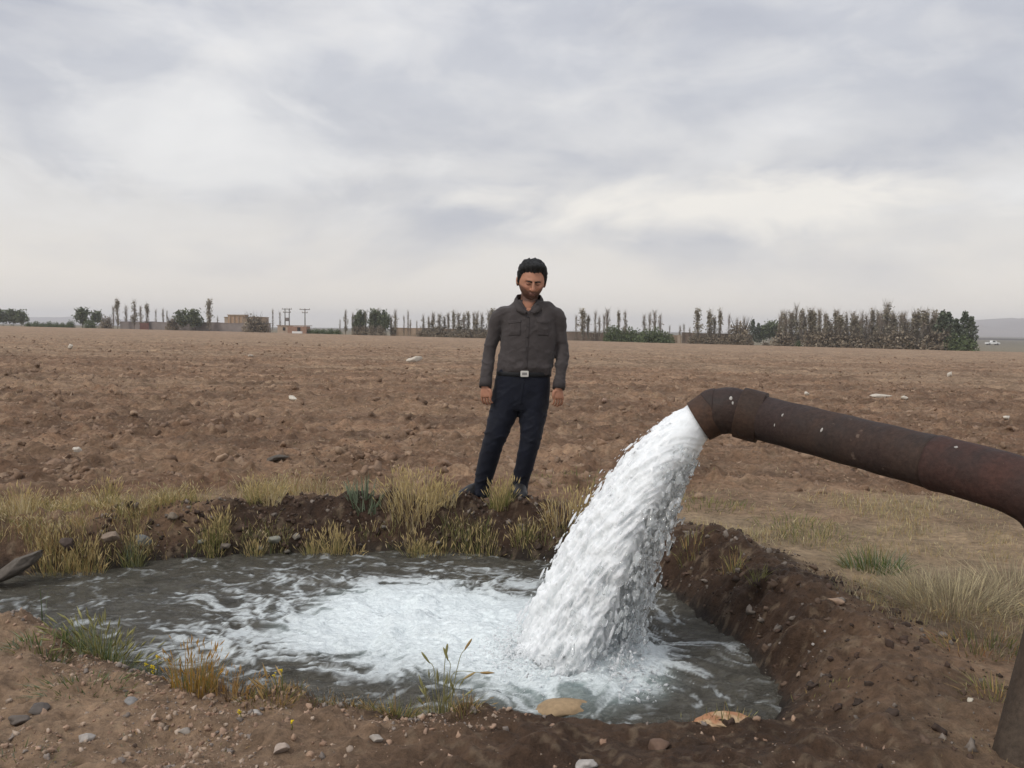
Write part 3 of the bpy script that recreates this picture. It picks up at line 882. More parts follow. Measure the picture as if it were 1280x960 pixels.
    st = 1 + 0.09 * (fbm(hx * 5 + hz * 3, hy * 5 + hz * 2, 15, 3) - 0.5) + 0.10 * (vn(hx * 22 + hz * 9, hy * 22, 16) - .5)
    box_ = 1 + 0.62 * np.clip(hz, 0, 1) ** 2 * (1 - hz ** 2)
    Pn = np.stack([0.0965 * hx, 0.108 * hy, 0.124 * hz + 0.008], 1) * (st * box_)[:, None]
    Pn[:, 2] += 0.010 * np.exp(-((hx - .1) / .6) ** 2) * (hz > .5) * (hy < .4)
    base = head_shape(D)
    hl = np.interp(Pn[:, 1], [-.11, -.075, -.05, -.035, -.02, .0, .05, .11], [.078, .079, .066, .034, -.020, -.006, -.035, -.055])
    hl = hl + 0.004 * np.exp(-((np.abs(Pn[:, 0]) - .045) / .016) ** 2) * (Pn[:, 1] < -.03)
    inn_ = ss(-.006, .006, base[:, 2] - hl + 0.016 * (vn(hx * 26, hy * 26, 9) - .5))[:, None]
    P = base * 0.93 * (1 - inn_) + Pn * inn_
    hair = simple('black_hair', (0.0075, 0.007, 0.007), 0.5, 0.5, 130, 1.0, 0.008, 0.3)
    obj('hair', mesh_np('hair', toW(P), HF), hair, man)
    for s in (-1, 1):
        q = spline([(s * .011, -.1015, .023), (s * .030, -.0995, .0275), (s * .049, -.084, .023)], 5)
        V, Fc = tube(q, np.linspace(.0052, .003, len(q)), np.linspace(.0042, .0028, len(q)), n=10)
        obj('eyebrow', mesh_np('eyebrow', toW(V), Fc), hair, man)

    # ---------- shirt
    SH = fabric('charcoal_cotton', (0.049, 0.041, 0.040), 0.14, 0.8, 16, 0.5, 0.016, 0.1)
    sec = [(661, 374.5, 13, .050), (661, 378, 22, .062), (661.5, 382.5, 31, .076), (661.5, 387.5, 37.5, .090), (661, 398, 36, .106), (661, 412, 34, .118), (660, 428, 34, .122), (658.5, 443, 34.5, .123), (656.5, 455, 34.5, .124), (655.5, 462, 34.5, .120), (655, 468, 33, .112)]
    sec = [np.array(q, float) for q in sec]
    S = spline(sec, 4)
    C = np.array([A(a, b_, 0.0) for a, b_, *_ in S]); sc_ = Y0 / F
    shirt = [tube(C, S[:, 2] * sc_, S[:, 3], n=56, side=[1, 0, 0], power=2.35)]
    for s in (-1, 1):
        P = spline([A(*q) for q in ([(640 if s < 0 else 683, 392, 0)] + arms[s])], 7)
        P = P[:-1]
        rr = np.interp(np.linspace(0, 1, len(P)), [0, .2, .45, .62, .8, 1], [.060, .060, .048, .045, .043, .0415])
        shirt.append(tube(P, rr, rr * 0.98, n=32))
    V = np.vstack([b[0] for b in shirt]); o = np.cumsum([0] + [len(b[0]) for b in shirt])
    Vs, Fs, Ns = remesh(V, np.vstack([b[1] + k for b, k in zip(shirt, o)]), 0.0075, 5, 0.5)
    # opening at the throat: press the front of the neck in so the skin shows as a V
    x, y, z = Vs.T
    ctr = A(660.5, 386)[0]
    cl1, cl2 = A(660, 389)[2], A(660, 374)[2]
    fold = ridge(x * 7 + z * 5, z * 13 - x * 5, 23, 2) - .55
    fold2 = ridge(x * 4 - z * 10, z * 5 + x * 9, 24, 2) - .55
    waist = ss(A(657, 440)[2], A(657, 464)[2], z)
    arm = ss(.17, .20, np.abs(x - ctr))
    amp = 0.003 + 0.006 * waist + 0.003 * arm
    elb = arm * np.exp(-((z - A(600, 438)[2]) / .09) ** 2)
    cr1 = ridge(x * 6 + z * 9 + .8 * fbm(x * 6, z * 6, 3, 2), z * 11 - x * 7, 26, 2) ** 4
    cr2 = ridge(x * 9 - z * 7, z * 16 + x * 9, 27, 2) ** 4
    Vs = Vs + Ns * (amp * fold + (0.004 + .005 * waist) * fold2 + (0.006 - .002 * arm) * (cr1 - .25) + (.002 + .007 * elb + .007 * waist) * (cr2 - .25))[:, None]
    hem = A(657, 464)[2]
    Vs[:, 1] -= 0.010 * np.exp(-((z - A(657, 459)[2]) / .025) ** 2) * np.sign(-(Vs[:, 1] - Y0)) * (arm < .1)
    vw = (1 - np.clip(np.abs(x - ctr) / np.maximum((z - cl1) / (cl2 - cl1) * 0.066 + 0.0005, 1e-4), 0, 1)) > 0.0
    vm = vw & (z > cl1) & (Vs[:, 1] < Y0 + .02)
    Vs[vm, 1] = np.maximum(Vs[vm, 1], Y0 - 0.025)
    o_sh = obj('shirt', mesh_np('shirt', Vs, Fs), SH, man)
    bv = BVHTree.FromPolygons([tuple(v) for v in Vs], [tuple(int(i) for i in f) for ff in Fs for f in ff])
    def patch(name, quad, mat, parent, off=.003, nu=10, nv=10, thick=.004, bvh=bv):
        """Cloth patch laid on the front of the garment; quad = four pixels (tl, tr, br, bl)."""
        q = [np.array(p, float) for p in quad]
        V = []; 
        for i in range(nv + 1):
            for j in range(nu + 1):
                a, b_ = j / nu, i / nv
                p = (q[0] * (1 - a) + q[1] * a) * (1 - b_) + (q[3] * (1 - a) + q[2] * a) * b_
                w = A(p[0], p[1], -.5)
                d = Vector(w - CAM).normalized()
                h, *_ = bvh.ray_cast(Vector(w), d)
                V.append(list(np.array(h) - np.array(d) * off) if h is not None else list(A(p[0], p[1], -.13)))
        V = np.array(V); k = len(V)
        V = np.vstack([V, V + np.array([0, thick, 0])])
        Fq = []
        n1 = nu + 1
        for i in range(nv):
            for j in range(nu):
                a = i * n1 + j
                Fq += [(a, a + 1, a + n1 + 1, a + n1), (k + a, k + a + n1, k + a + n1 + 1, k + a + 1)]
        rim = [j for j in range(n1)] + [i * n1 + nu for i in range(1, nv + 1)] + [nv * n1 + j for j in range(nu - 1, -1, -1)] + [i * n1 for i in range(nv - 1, 0, -1)]
        for a, b_ in zip(rim, rim[1:] + rim[:1]): Fq.append((a, a + k, b_ + k, b_))
        return obj(name, mesh_np(name, V, np.array(Fq)), mat, parent)
    SHD = fabric('charcoal_trim', (0.044, 0.037, 0.036), 0.12, 0.8, 20, 0.2, 0.01)
    patch('placket', [(658.3, 391), (662.8, 391), (659.2, 461), (655.2, 461)], SHD, o_sh, .002, 4, 30)
    patch('pocket', [(635, 404), (651, 402.5), (650.5, 419), (636, 420)], SH, o_sh, .0016)
    patch('pocket_flap', [(634.5, 401), (651.5, 399.6), (651.3, 403.4), (635, 404.8)], SH, o_sh, .0028, 10, 4)
    patch('pocket', [(671, 402.5), (687, 404), (686, 420), (671.5, 419)], SH, o_sh, .0016)
    patch('pocket_flap', [(670.5, 399.6), (687.5, 401), (687.3, 404.8), (670.8, 403.4)], SH, o_sh, .0028, 10, 4)
    bt = simple('dark_button', (0.03, 0.028, 0.03), 0.35, 0.1, 30)
    for i, py in enumerate((396, 408, 421, 434, 447)):
        w = A(660.2 - i * .75, py, -.5); d = Vector(w - CAM).normalized(); h, *_ = bv.ray_cast(Vector(w), d)
        if h is not None:
            V, Fc = many(ICO2, np.array([list(h - d * .006)]), np.array([[.0055, .0025, .0055]]))
            obj('button', mesh_np('button', V, Fc), bt, o_sh)
    # collar: two wings round the neck
    for s in (-1, 1):
        px = [(661.0, 372 - 6, .085), (661 + s * 9, 367.5, .065), (661 + s * 15.0, 369, .015), (661 + s * 13.2, 376, -.045), (661 + s * 8.0, 383, -.085), (661 + s * 2.2, 389.5, -.112)]
        top = spline([A(*q) for q in px], 6)
        lo = spline([A(661, 375, .10), A(661 + s * 10.5, 377, .08), A(661 + s * 19, 379, .02), A(661 + s * 19.5, 386, -.055), A(661 + s * 12.5, 390, -.108), A(661 + s * 5.0, 393, -.119)], 6)
        n = len(top); V = np.vstack([top, (top + lo) / 2 + np.array([s * .004, -.006, .004]), lo])
        out = np.array([s * .0, -.004, .002]); k = len(V)
        V = np.vstack([V, V + np.array([-s * .004, .004, -.002])])
        Fq = []
        for a in range(2):
            for j in range(n - 1):
                q = (a*n+j, a*n+j+1, (a+1)*n+j+1, (a+1)*n+j); Fq += [q, tuple(k + i for i in q[::-1])]
        for j in range(n - 1):
            Fq += [(j, k+j, k+j+1, j+1), (2*n+j, 2*n+j+1, k+2*n+j+1, k+2*n+j)]
        for j in (0, n - 1):
            for a in range(2): Fq.append((a*n+j, (a+1)*n+j, k+(a+1)*n+j, k+a*n+j))
        obj('collar', mesh_np('collar', V, np.array(Fq)), SHD, o_sh)
        # cuffs
        P = [A(*arms[s][-1]), A(*arms[s][-2])]; d = (P[1] - P[0]) / np.linalg.norm(P[1] - P[0])
        base_ = P[0] + d * .004
        q = np.array([base_, base_ + d * .03, base_ + d * .062]); V, Fc = tube(q, [.0435, .0445, .043], n=32)
        obj('cuff', mesh_np('cuff', V, Fc), SHD, o_sh)

    # ---------- trousers
    TR = fabric('navy_twill', (0.0042, 0.0056, 0.0125), 0.2, 0.75, 11, 0.45, 0.02, 0.05)
    sec = [(655, 461.5, 33.0, .118), (654.5, 467, 33.6, .122), (653.5, 476, 34.6, .126), (652, 490, 35.5, .125), (649.5, 503, 36.0, .12), (648, 512, 35.5, .105)]
    S = spline([np.array(q, float) for q in sec], 4)
    tro = [tube(np.array([A(a, b_) for a, b_, *_ in S]), S[:, 2] * sc_, S[:, 3], n=48, side=[1, 0, 0], power=2.3)]
    lg = {-1: [(634, 490, 0, 17.5), (630, 513, 0, 18.2), (619.0, 546, -.03, 13.8), (609, 580, .02, 12.6), (603.0, 606, .05, 11.0), (600.0, 619, .05, 11.8)],
          1: [(667, 490, 0, 18), (666, 513, 0, 18.4), (663.3, 546, -.04, 13.4), (656.0, 580, -.03, 11.6), (649.5, 606, 0, 11.0), (648.5, 625.5, 0, 11.4)]}
    for s in (-1, 1):
        q = spline([np.array(k, float) for k in lg[s]], 7)
        P = np.array([A(a, b_, c_) for a, b_, c_, _ in q])
        tro.append(tube(P, q[:, 3] * sc_, q[:, 3] * sc_ * np.interp(np.linspace(0, 1, len(q)), [0, .4, 1], [1.15, 1.15, 1.15]), n=36, side=[1, 0, 0]))
    V = np.vstack([b[0] for b in tro]); o = np.cumsum([0] + [len(b[0]) for b in tro])
    Vt, Ft, Nt = remesh(V, np.vstack([b[1] + k for b, k in zip(tro, o)]), 0.0075, 4, 0.5)
    x, y, z = Vt.T
    zk, zh, zc = A(640, 548)[2], A(640, 615)[2], A(640, 512)[2]
    knee = np.exp(-((z - zk) / .10) ** 2); hemw = np.exp(-((z - zh) / .11) ** 2); cr = np.exp(-((z - zc) / .09) ** 2)
    f1 = ridge(x * 5 + z * 7, z * 10 - x * 8, 33, 2) - .55; f2 = ridge(x * 8, z * 20 + x * 6, 34, 2) - .55
    f3 = ridge(x * 7 + z * 6, z * 15 - x * 9, 36, 2) ** 4 - .25
    Vt = Vt + Nt * (0.004 * f1 + (0.007 * knee + .012 * hemw + .005 * cr) * f2 + (.003 + .009 * knee + .013 * hemw + .006 * cr) * f3)[:, None]
    o_tr = obj('trousers', mesh_np('trousers', Vt, Ft), TR, man)
    bvt = BVHTree.FromPolygons([tuple(v) for v in Vt], [tuple(int(i) for i in f) for ff in Ft for f in ff])
    patch('fly', [(652.5, 473), (656, 473), (651.5, 506), (649.5, 506)], TR, o_tr, .003, 4, 12, .003, bvt)
    # ---------- belt and buckle
    BL = simple('black_leather', (0.008, 0.008, 0.009), 0.55, 0.2, 90, 0.2, 0.003, 0.2)
    n = 72; th = np.linspace(0, 2*np.pi, n, endpoint=False)
    cxx = np.sign(np.cos(th)) * np.abs(np.cos(th)) ** (2/2.3); syy = np.sign(np.sin(th)) * np.abs(np.sin(th)) ** (2/2.3)
    rings = []
    for py, g in ((464.4, .004), (464.9, .007), (469.7, .007), (470.2, .004)):
        c_ = A(654.8, py); rings.append(np.stack([c_[0] + (33.3 * sc_ + g) * cxx, c_[1] + (.121 + g) * syy, np.full(n, c_[2])], 1))
    for py, g in ((470.2, .001), (464.4, .001)):
        c_ = A(654.8, py); rings.append(np.stack([c_[0] + (33.3 * sc_ + g - .004) * cxx, c_[1] + (.121 + g - .004) * syy, np.full(n, c_[2])], 1))
    k = len(rings); V = np.vstack(rings); Fq = []
    for i in range(k):
        for j in range(n):
            Fq.append((i*n+j, i*n+(j+1) % n, ((i+1) % k)*n+(j+1) % n, ((i+1) % k)*n+j))
    o_b = obj('belt', mesh_np('belt', V, np.array(Fq)), BL, man)
    mt = simple('brushed_metal', (0.62, 0.60, 0.56), 0.38, 0.15, 120, 0.1, 0.002, 0.5, 0.6)
    cb = A(655.7, 467.3, -.121 - .016)
    bm = bmesh.new()
    bmesh.ops.create_cube(bm, size=1, matrix=Matrix.Translation(Vector(cb)) @ Matrix.Diagonal((.056, .008, .042, 1)))
    bmesh.ops.bevel(bm, geom=list(bm.edges), offset=.003, segments=2, affect='EDGES')
    me = bpy.data.meshes.new('buckle'); bm.to_mesh(me); bm.free()
    bk = obj('buckle', me, mt, o_b)
    V, Fc = box(cb + np.array([0, -.0045, 0]), (.034, .003, .018)); obj('buckle_plate', mesh_np('buckle_plate', V, Fc, False), simple('dark_metal', (.20, .19, .18), .4, .2, 60), bk)
    # ---------- shoes
    SHO = simple('worn_black_shoe', (0.022, 0.021, 0.022), 0.5, 0.3, 40, 0.3, 0.004, 0.35)
    sole = simple('shoe_sole', (0.03, 0.028, 0.026), 0.8, 0.2, 40)
    for s, heel, toe in ((-1, (601, 628.0, .10), (578, 634.5, -.03)), (1, (648, 633, .06), (651, 641.5, -.17))):
        h_, t_ = A(*heel), A(*toe)
        gzv = max(gz(h_[0], h_[1]), gz(t_[0], t_[1])) 
        h_[2] = gzv + .03; t_[2] = gzv + .028
        d = (t_ - h_); ln = np.linalg.norm(d); d /= ln; t_ = h_ + d * .255
        up = np.array([0, 0, 1.0])
        q = [h_ - d * .03 + up * .02, h_ + up * .028, h_ + d * .09 + up * .026, h_ + d * .16 + up * .010, h_ + d * .225, h_ + d * .262 - up * .006]
        q = spline(q, 6)
        ra = np.interp(np.linspace(0, 1, len(q)), [0, .1, .4, .65, .85, 1], [.034, .056, .056, .044, .036, .016])
        rb = np.interp(np.linspace(0, 1, len(q)), [0, .1, .4, .65, .85, 1], [.022, .038, .044, .049, .044, .018])
        V, Fc = tube(q, ra, rb, n=28, side=[0, 0, 1.0])
        V[:, 2] = np.maximum(V[:, 2], gzv + .012)
        o_s = obj('shoe', mesh_np('shoe', V, Fc), SHO, man)
        V2 = V.copy(); V2[:, 2] = np.clip(V2[:, 2], gzv - .004, gzv + .014); cc = V2.mean(0); V2[:, :2] = cc[:2] + (V2[:, :2] - cc[:2]) * 1.04
        obj('sole', mesh_np('sole', V2, Fc), sole, o_s)
    return man
build_man()

# ------------------------------------------------------------------ plants
PLANT = vcol('plant_stems', 0.75, 0.2, 40, 0.0, 0.01, 0.2, 0.3)
STRAW = (0.50, 0.39, 0.19); PALE = (0.56, 0.47, 0.29); OLIVE = (0.17, 0.17, 0.055); GREEN = (0.085, 0.125, 0.04); YGREEN = (0.30, 0.28, 0.115)
TAN = (0.40, 0.27, 0.11); GREYG = (0.20, 0.235, 0.155); DRYG = (0.34, 0.29, 0.19); BROWN = (0.13, 0.085, 0.05)

def blades(roots, hts, lean, w, cols, bend=0.5, seg=3):
    """Thin tapering blades: roots (N,3), heights, lean (N,2) horizontal tip offset."""
    n = len(roots)
    ts = np.linspace(0, 1, seg + 1)
    az = rng.random(n) * np.pi; sd = np.stack([np.cos(az), np.sin(az), 0 * az], 1)
    V = []
    for t in ts:
        c = roots.copy()
        k = t * (1 - bend) + bend * t * t
        c[:, :2] += lean * k[:, None] if np.ndim(k) else lean * k
        c[:, 2] += hts * (t - 0.25 * bend * t * t * np.clip(np.linalg.norm(lean, axis=1) / np.maximum(hts, 1e-4), 0, 2.5))
        ww = (w * (1 - t) ** 0.7 * 0.5)[:, None] if np.ndim(w) else w * (1 - t) ** 0.7 * 0.5
        if t < 1: V += [c - sd * ww, c + sd * ww]
        else: V += [c]
    m = len(V); V = np.stack(V, 1)
    Fb = []
    for i in range(seg - 1):
        a = 2 * i; Fb += [(a, a+1, a+3), (a, a+3, a+2)]
    a = 2 * (seg - 1); Fb.append((a, a+1, a+2))
    Fb = np.array(Fb)
    Fc = Fb[None] + (np.arange(n) * m)[:, None, None]
    tips = V[:, -1].copy(); tdir = V[:, -1] - V[:, -3]
    C = np.repeat(cols, m, 0)
    return V.reshape(-1, 3), Fc.reshape(-1, 3), C, tips, tdir

OCT = (np.array([[1, 0, 0], [0, 1, 0], [-1, 0, 0], [0, -1, 0], [0, 0, 1.0], [0, 0, -1.0]]), np.array([[0,1,4],[1,2,4],[2,3,4],[3,0,4],[1,0,5],[2,1,5],[3,2,5],[0,3,5]]))

def jitter_cols(cols, n, v=0.25):
    cols = np.array(cols, float)
    k = rng.integers(0, len(cols), n)
    return np.clip(cols[k] * (1 + (rng.random((n, 1)) - .5) * 2 * v), 0, 1)

STUFFY = ('patch', 'dark low', 'sparse', 'trailing', 'drooping', 'flat sparse')
def tuft(name, p, label, cat, n, h, spread, cols, heads=0.0, headcol=STRAW, lean=0.35, w=0.0045, group=None, flowers=None, hs=0.034, depth=None, kind=None):
    """A plant of its own: stems, and seed heads or flowers as parts."""
    a = rng.random(n) * 6.283; q = np.sqrt(rng.random(n)) * spread
    x = p[0] + np.cos(a) * q; y = p[1] + np.sin(a) * q * (depth / spread if depth else 0.7)
    z = ground(x, y) - 0.012
    z = np.maximum(z, WZ - 0.05)
    roots = np.stack([x, y, z], 1)
    ht = h * (0.45 + 0.6 * rng.random(n)) * (1 - 0.35 * (q / max(spread, 1e-4)))
    ln = np.stack([np.cos(a), np.sin(a)], 1) * (rng.random(n) * lean * h * (0.3 + q / max(spread, 1e-4)))[:, None] + rng.normal(size=(n, 2)) * h * 0.10
    V, Fc, C, tips, td = blades(roots, ht, ln, np.full(n, w), jitter_cols(cols, n))
    VV, FF, CC = [V], [Fc], [C]
    if heads > 0:
        k = rng.random(n) < heads
        t, d = tips[k], td[k]; m = len(t)
        if m:
            L = hs * (0.6 + 0.6 * rng.random(m)); d = d / np.linalg.norm(d, axis=1, keepdims=True)
            V2, F2 = many(OCT, t + d * (L * 0.3)[:, None], np.stack([L * .13, L * .13, L], 1), basis_from(d + rng.normal(size=d.shape) * .15))
            VV.append(V2); FF.append(F2 + len(V)); CC.append(np.repeat(jitter_cols([headcol, tuple(x_ * 1.15 for x_ in headcol)], m, .2), 6, 0))
    root = obj(name, mesh_np(name, np.vstack(VV), np.vstack(FF), False, np.vstack(CC)), PLANT); tag(root, label, cat, group, 'stuff' if any(k_ in label for k_ in STUFFY) else None)
    if flowers:
        for fx, fy, fz in flowers:
            c = np.array([p[0] + fx, p[1] + fy, p[2] + fz])
            V, Fc = many(ICO1, c[None] + rng.normal(size=(7, 3)) * .0032, np.full((7, 3), .0036) * np.array([1, 1, .6]))
            obj('flower', mesh_np('flower', V, Fc, True, np.tile((0.78, 0.60, 0.03), (len(V), 1))), PLANT, root)
            st = np.array([p[0] + fx * .6, p[1] + fy * .6, p[2] - .01])
            V, Fc = tube(np.array([st, (st + c) / 2 + [.004, 0, 0], c]), [.0022, .002, .0016], n=6)
            obj('flower_stalk', mesh_np('flower_stalk', V, Fc, True, np.tile(OLIVE, (len(V), 1))), PLANT, root)
    return root

def build_plants():
    # tufts standing along the far waterline and on the far bank, one by one
    L = [
     (262, 690, 60, .21, .07, [YGREEN, STRAW, OLIVE], .5, 'yellow-green grass tuft at the waterline hiding a small whitish stone'),
     (276, 684, 30, .16, .04, [YGREEN, STRAW], .6, 'small straw-tipped grass tuft just right of the yellow-green one at the waterline'),
     (162, 702, 60, .24, .06, [YGREEN, OLIVE, GREYG], .3, 'upright green grass tuft beside the dark grey boulder at the left waterline'),
     (316, 690, 40, .17, .05, [STRAW, YGREEN], .5, 'short yellow tuft at the waterline left of the pale round rock'),
     (388, 688, 46, .22, .04, [YGREEN, STRAW], .5, 'narrow upright grass tuft at the waterline right of the pale round rock'),
     (416, 688, 70, .26, .07, [YGREEN, STRAW, STRAW], .6, 'tall yellow grass tuft at the waterline in the middle of the dark far bank'),
     (440, 689, 26, .14, .05, [STRAW, TAN], .5, 'low tan tuft right of the tall yellow tuft on the dark far bank'),
     (520, 689, 70, .22, .07, [STRAW, YGREEN], .6, 'broad straw-coloured tuft at the waterline below the dry grass clump'),
     (545, 690, 40, .15, .07, [YGREEN, TAN], .3, 'low greenish tuft at the waterline right of the broad straw tuft'),
     (626, 676, 120, .22, .08, [YGREEN, STRAW, OLIVE], .6, 'thick yellow-green grass clump between the shoes of the man'),
     (600, 690, 90, .17, .12, [OLIVE, STRAW], .25, 'olive grass clump at the waterline below the leftmost shoe'),
     (655, 690, 60, .15, .09, [OLIVE, STRAW, YGREEN], .2, 'olive and straw clump at the waterline right of the man'),
     (518, 634, 190, .27, .20, [STRAW, PALE, STRAW], .8, 'large pale dry grass clump with feathery heads left of the man'),
     (556, 628, 60, .17, .08, [STRAW, PALE], .7, 'smaller dry straw clump touching the leftmost shoe of the man'),
     (456, 628, 70, .22, .12, [GREYG, GREYG, (0.13, 0.17, .10)], .0, 'grey-green leafy weed left of the large dry grass clump'),
     (318, 628, 44, .20, .05, [STRAW, YGREEN], .7, 'upright straw tuft at the far edge of the grass strip'),
     (340, 630, 40, .17, .07, [STRAW, PALE], .6, 'dry straw tuft right of the upright one at the grass strip far edge'),
     (132, 668, 70, .24, .06, [YGREEN, OLIVE, STRAW], .5, 'green and straw grass tuft above the left end of the dark bank'),
     (705, 652, 90, .20, .16, [STRAW, TAN, PALE], .6, 'tan dry grass clump on the bank right of the man, beside the falling water'),
     (738, 650, 60, .17, .10, [STRAW, TAN], .5, 'low dry tuft at the left edge of the falling water on the bank'),
     (62, 712, 80, .22, .10, [STRAW, YGREEN, TAN], .5, 'dense straw tuft hanging over the water beside the weathered slab'),
     (100, 710, 90, .24, .11, [STRAW, YGREEN, TAN], .5, 'second dense straw tuft from the weathered slab at the left waterline'),
     (20, 690, 60, .22, .10, [STRAW, PALE], .5, 'straw tuft growing above the weathered slab at the left edge'),
    ]
    for px, py, n, h, sp, cols, hd, lab in L:
        if py > 664 and px < 680:
            p = at_z(px, py + 2, WZ + .03); p = np.array([p[0], p[1] + 0.05, max(gz(p[0], p[1] + .05), WZ)])
        else:
            p = ground_at(px, py)
        tuft('grass_tuft' if 'weed' not in lab else 'leafy_weed', p, lab, 'grass tuft' if 'weed' not in lab else 'weed', int(n * (2.0 if 'weed' not in lab else 1.2)), h * 1.08, sp, cols, hd, lean=0.26, w=0.0046 if 'weed' not in lab else .011, hs=.026, group='grass tufts on the far bank')
    # near bank
    p = ground_at(548, 884)
    tuft('wild_barley', p, 'tall green grass with ripe seed heads on the near bank in front of the foam', 'wild grass', 90, .18, .05, [YGREEN, OLIVE, STRAW], .2, YGREEN, .30, .0034, None)
    root = empty('wild_barley', tuple(ground_at(566, 884))); tag(root, 'sparse long-stalked seed heads leaning right beside the tall green grass on the near bank', 'wild grass')
    rp = np.array(root.location)
    for dx, hh, hl, col, cat_ in [(.055, .275, (.02, .0), TAN, 1), (.02, .23, (-.01, .0), YGREEN, 1), (.035, .20, (.10, 0), TAN, 1), (.0, .25, (.004, 0), YGREEN, 1), (.045, .15, (.03, 0), STRAW, 1), (-.04, .22, (-.02, 0), YGREEN, 1)]:
        a = rp + [dx * .3 - .03, 0, -.01]; b = rp + [dx - .03, 0, hh * .75]; c = b + np.array([hl[0], 0, hh * .12 if abs(hl[0]) < .05 else .0])
        V, Fc = tube(spline([a, (a + b) / 2 + [-.004, 0, 0], b, c], 5), np.linspace(.0016, .0011, 16), n=6)
        obj('stalk', mesh_np('stalk', V, Fc, True, np.tile(YGREEN, (len(V), 1))), PLANT, root)
        d = (c - b) / np.linalg.norm(c - b)
        V, Fc = many(ICO2, (c + d * .018)[None], np.array([[.0046, .0046, .026]]), basis_from(d[None]), .15)
        obj('seed_head', mesh_np('seed_head', V, Fc, True, np.tile(col, (len(V), 1))), PLANT, root)
    p = ground_at(242, 862)
    tuft('dry_weed', p, 'orange-tan dry weed standing at the near waterline, left of the foam', 'weed', 190, .23, .08, [TAN, (0.42, .25, .06), OLIVE], .5, (0.42, .24, .05), .2, .0036, None, None, .018)
    p = ground_at(290, 868)
    tuft('dry_weed', p, 'lower rusty-brown dry weed right of the orange-tan one on the near bank', 'weed', 170, .13, .10, [TAN, (0.34, .18, .05), BROWN], .4, (0.36, .20, .05), .5, .0036, None, None, .014)
    p = ground_at(190, 842)
    tuft('yellow_flower', p, 'small weed with yellow flowers at the near waterline', 'wildflower', 26, .08, .03, [OLIVE, GREEN], 0, STRAW, .4, .004, None,
         [(-.02, 0, .055), (-.005, .01, .045), (.012, -.01, .05), (.02, .01, .085), (.008, 0, .03)])
    p = ground_at(352, 866)
    tuft('yellow_flower', p, 'thin weed with two yellow flowers left of the foam on the near bank', 'wildflower', 60, .09, .07, [OLIVE, TAN], .2, TAN, .4, .0036, None, [(.0, 0, .085), (-.03, .01, .06)])
    for px, py, lab in ((364, 912, 'single yellow flower low on the gravelly near bank'), (300, 899, 'tiny pale yellow flower on bare soil below the rusty-brown weed')):
        p = ground_at(px, py); tuft('yellow_flower', p, lab, 'wildflower', 10, .025, .02, [OLIVE], 0, STRAW, .5, .003, None, [(0, 0, .024)])
    p = ground_at(130, 822)
    tuft('green_shrub', p, 'fine-leaved green bush at the edge of the near bank, left', 'shrub', 330, .22, .13, [OLIVE, GREYG, GREEN, YGREEN], .25, YGREEN, .6, .0040, None)
    p = ground_at(55, 820)
    tuft('green_weed', p, 'low sprawling green weed on the near bank at far left', 'weed', 150, .09, .14, [GREEN, GREYG, OLIVE], 0, STRAW, 1.1, .007)
    p = ground_at(105, 856)
    tuft('green_weed', p, 'flat trailing green weed below the fine-leaved bush', 'weed', 220, .06, .20, [OLIVE, GREEN, GREYG], 0, STRAW, 1.3, .006)
    p = ground_at(55, 778)
    tuft('green_weed', p, 'single thin upright stalk at the water edge, far left', 'weed', 5, .24, .012, [GREYG, GREEN], 0, STRAW, .25, .005)
    p = ground_at(80, 800)
    tuft('green_weed', p, 'small leafy green sprig left of the fine-leaved bush', 'weed', 16, .10, .02, [GREEN, YGREEN], 0, STRAW, .35, .009)
    for px, py, n, h, sp, cols, lab in [(405, 880, 150, .07, .13, [OLIVE, BROWN, TAN], 'low olive-brown grass fringe on the near lip, left of the wild barley'), (455, 882, 120, .06, .12, [OLIVE, TAN, BROWN], 'low dull grass fringe hard left of the tall green grass'),
                                        (330, 876, 90, .06, .10, [BROWN, TAN, OLIVE], 'brown grass fringe below the two-flowered weed'), (495, 884, 110, .10, .08, [OLIVE, TAN, YGREEN], 'thin olive tuft touching the tall green grass on the near lip'),
                                        (582, 886, 60, .07, .05, [OLIVE, BROWN, TAN], 'small brownish tuft right of the tall green grass on the near lip')]:
        tuft('grass_fringe', ground_at(px, py), lab, 'grass fringe', n * 2, h * 1.2, sp, cols, .1, TAN, .8, .0038, 'grass fringes along the near lip', None, .012)
    tuft('green_weed', ground_at(30, 945), 'sparse green weed on the gravel at the bottom left', 'weed', 70, .05, .16, [OLIVE, GREEN, GREYG], 0, STRAW, 1.0, .004)
    tuft('green_weed', ground_at(215, 940), 'sparse olive weed on the gravel at the bottom, below the yellow flowers', 'weed', 90, .04, .22, [OLIVE, GREYG, TAN], 0, STRAW, 1.0, .0035)
    # right bank
    for px, py, n, h, sp, cols, lab in [(915, 712, 50, .16, .06, [YGREEN, TAN, OLIVE], 'yellowish weed on the dark right bank, upper part'), (948, 722, 40, .15, .04, [YGREEN, OLIVE], 'greenish weed right of the yellowish one on the dark right bank'),
                                        (866, 690, 60, .16, .08, [OLIVE, YGREEN, TAN], 'olive weed on the right bank just behind the falling water'), (905, 790, 70, .10, .09, [YGREEN, OLIVE, TAN], 'drooping yellow-green weed at the right waterline'),
                                        (925, 812, 50, .09, .05, [YGREEN, STRAW], 'small straw-green weed at the right waterline, nearest the camera'), (1030, 860, 40, .04, .12, [OLIVE, TAN], 'flat sparse weed on the bare right bank'),
                                        (870, 765, 40, .08, .08, [OLIVE, BROWN], 'dark low weed on the wet right bank at the waterline')]:
        tuft('bank_weed', ground_at(px, py), lab, 'weed', n, h, sp, cols, .2, YGREEN, .5, .004, 'weeds on the right bank', None, .016)
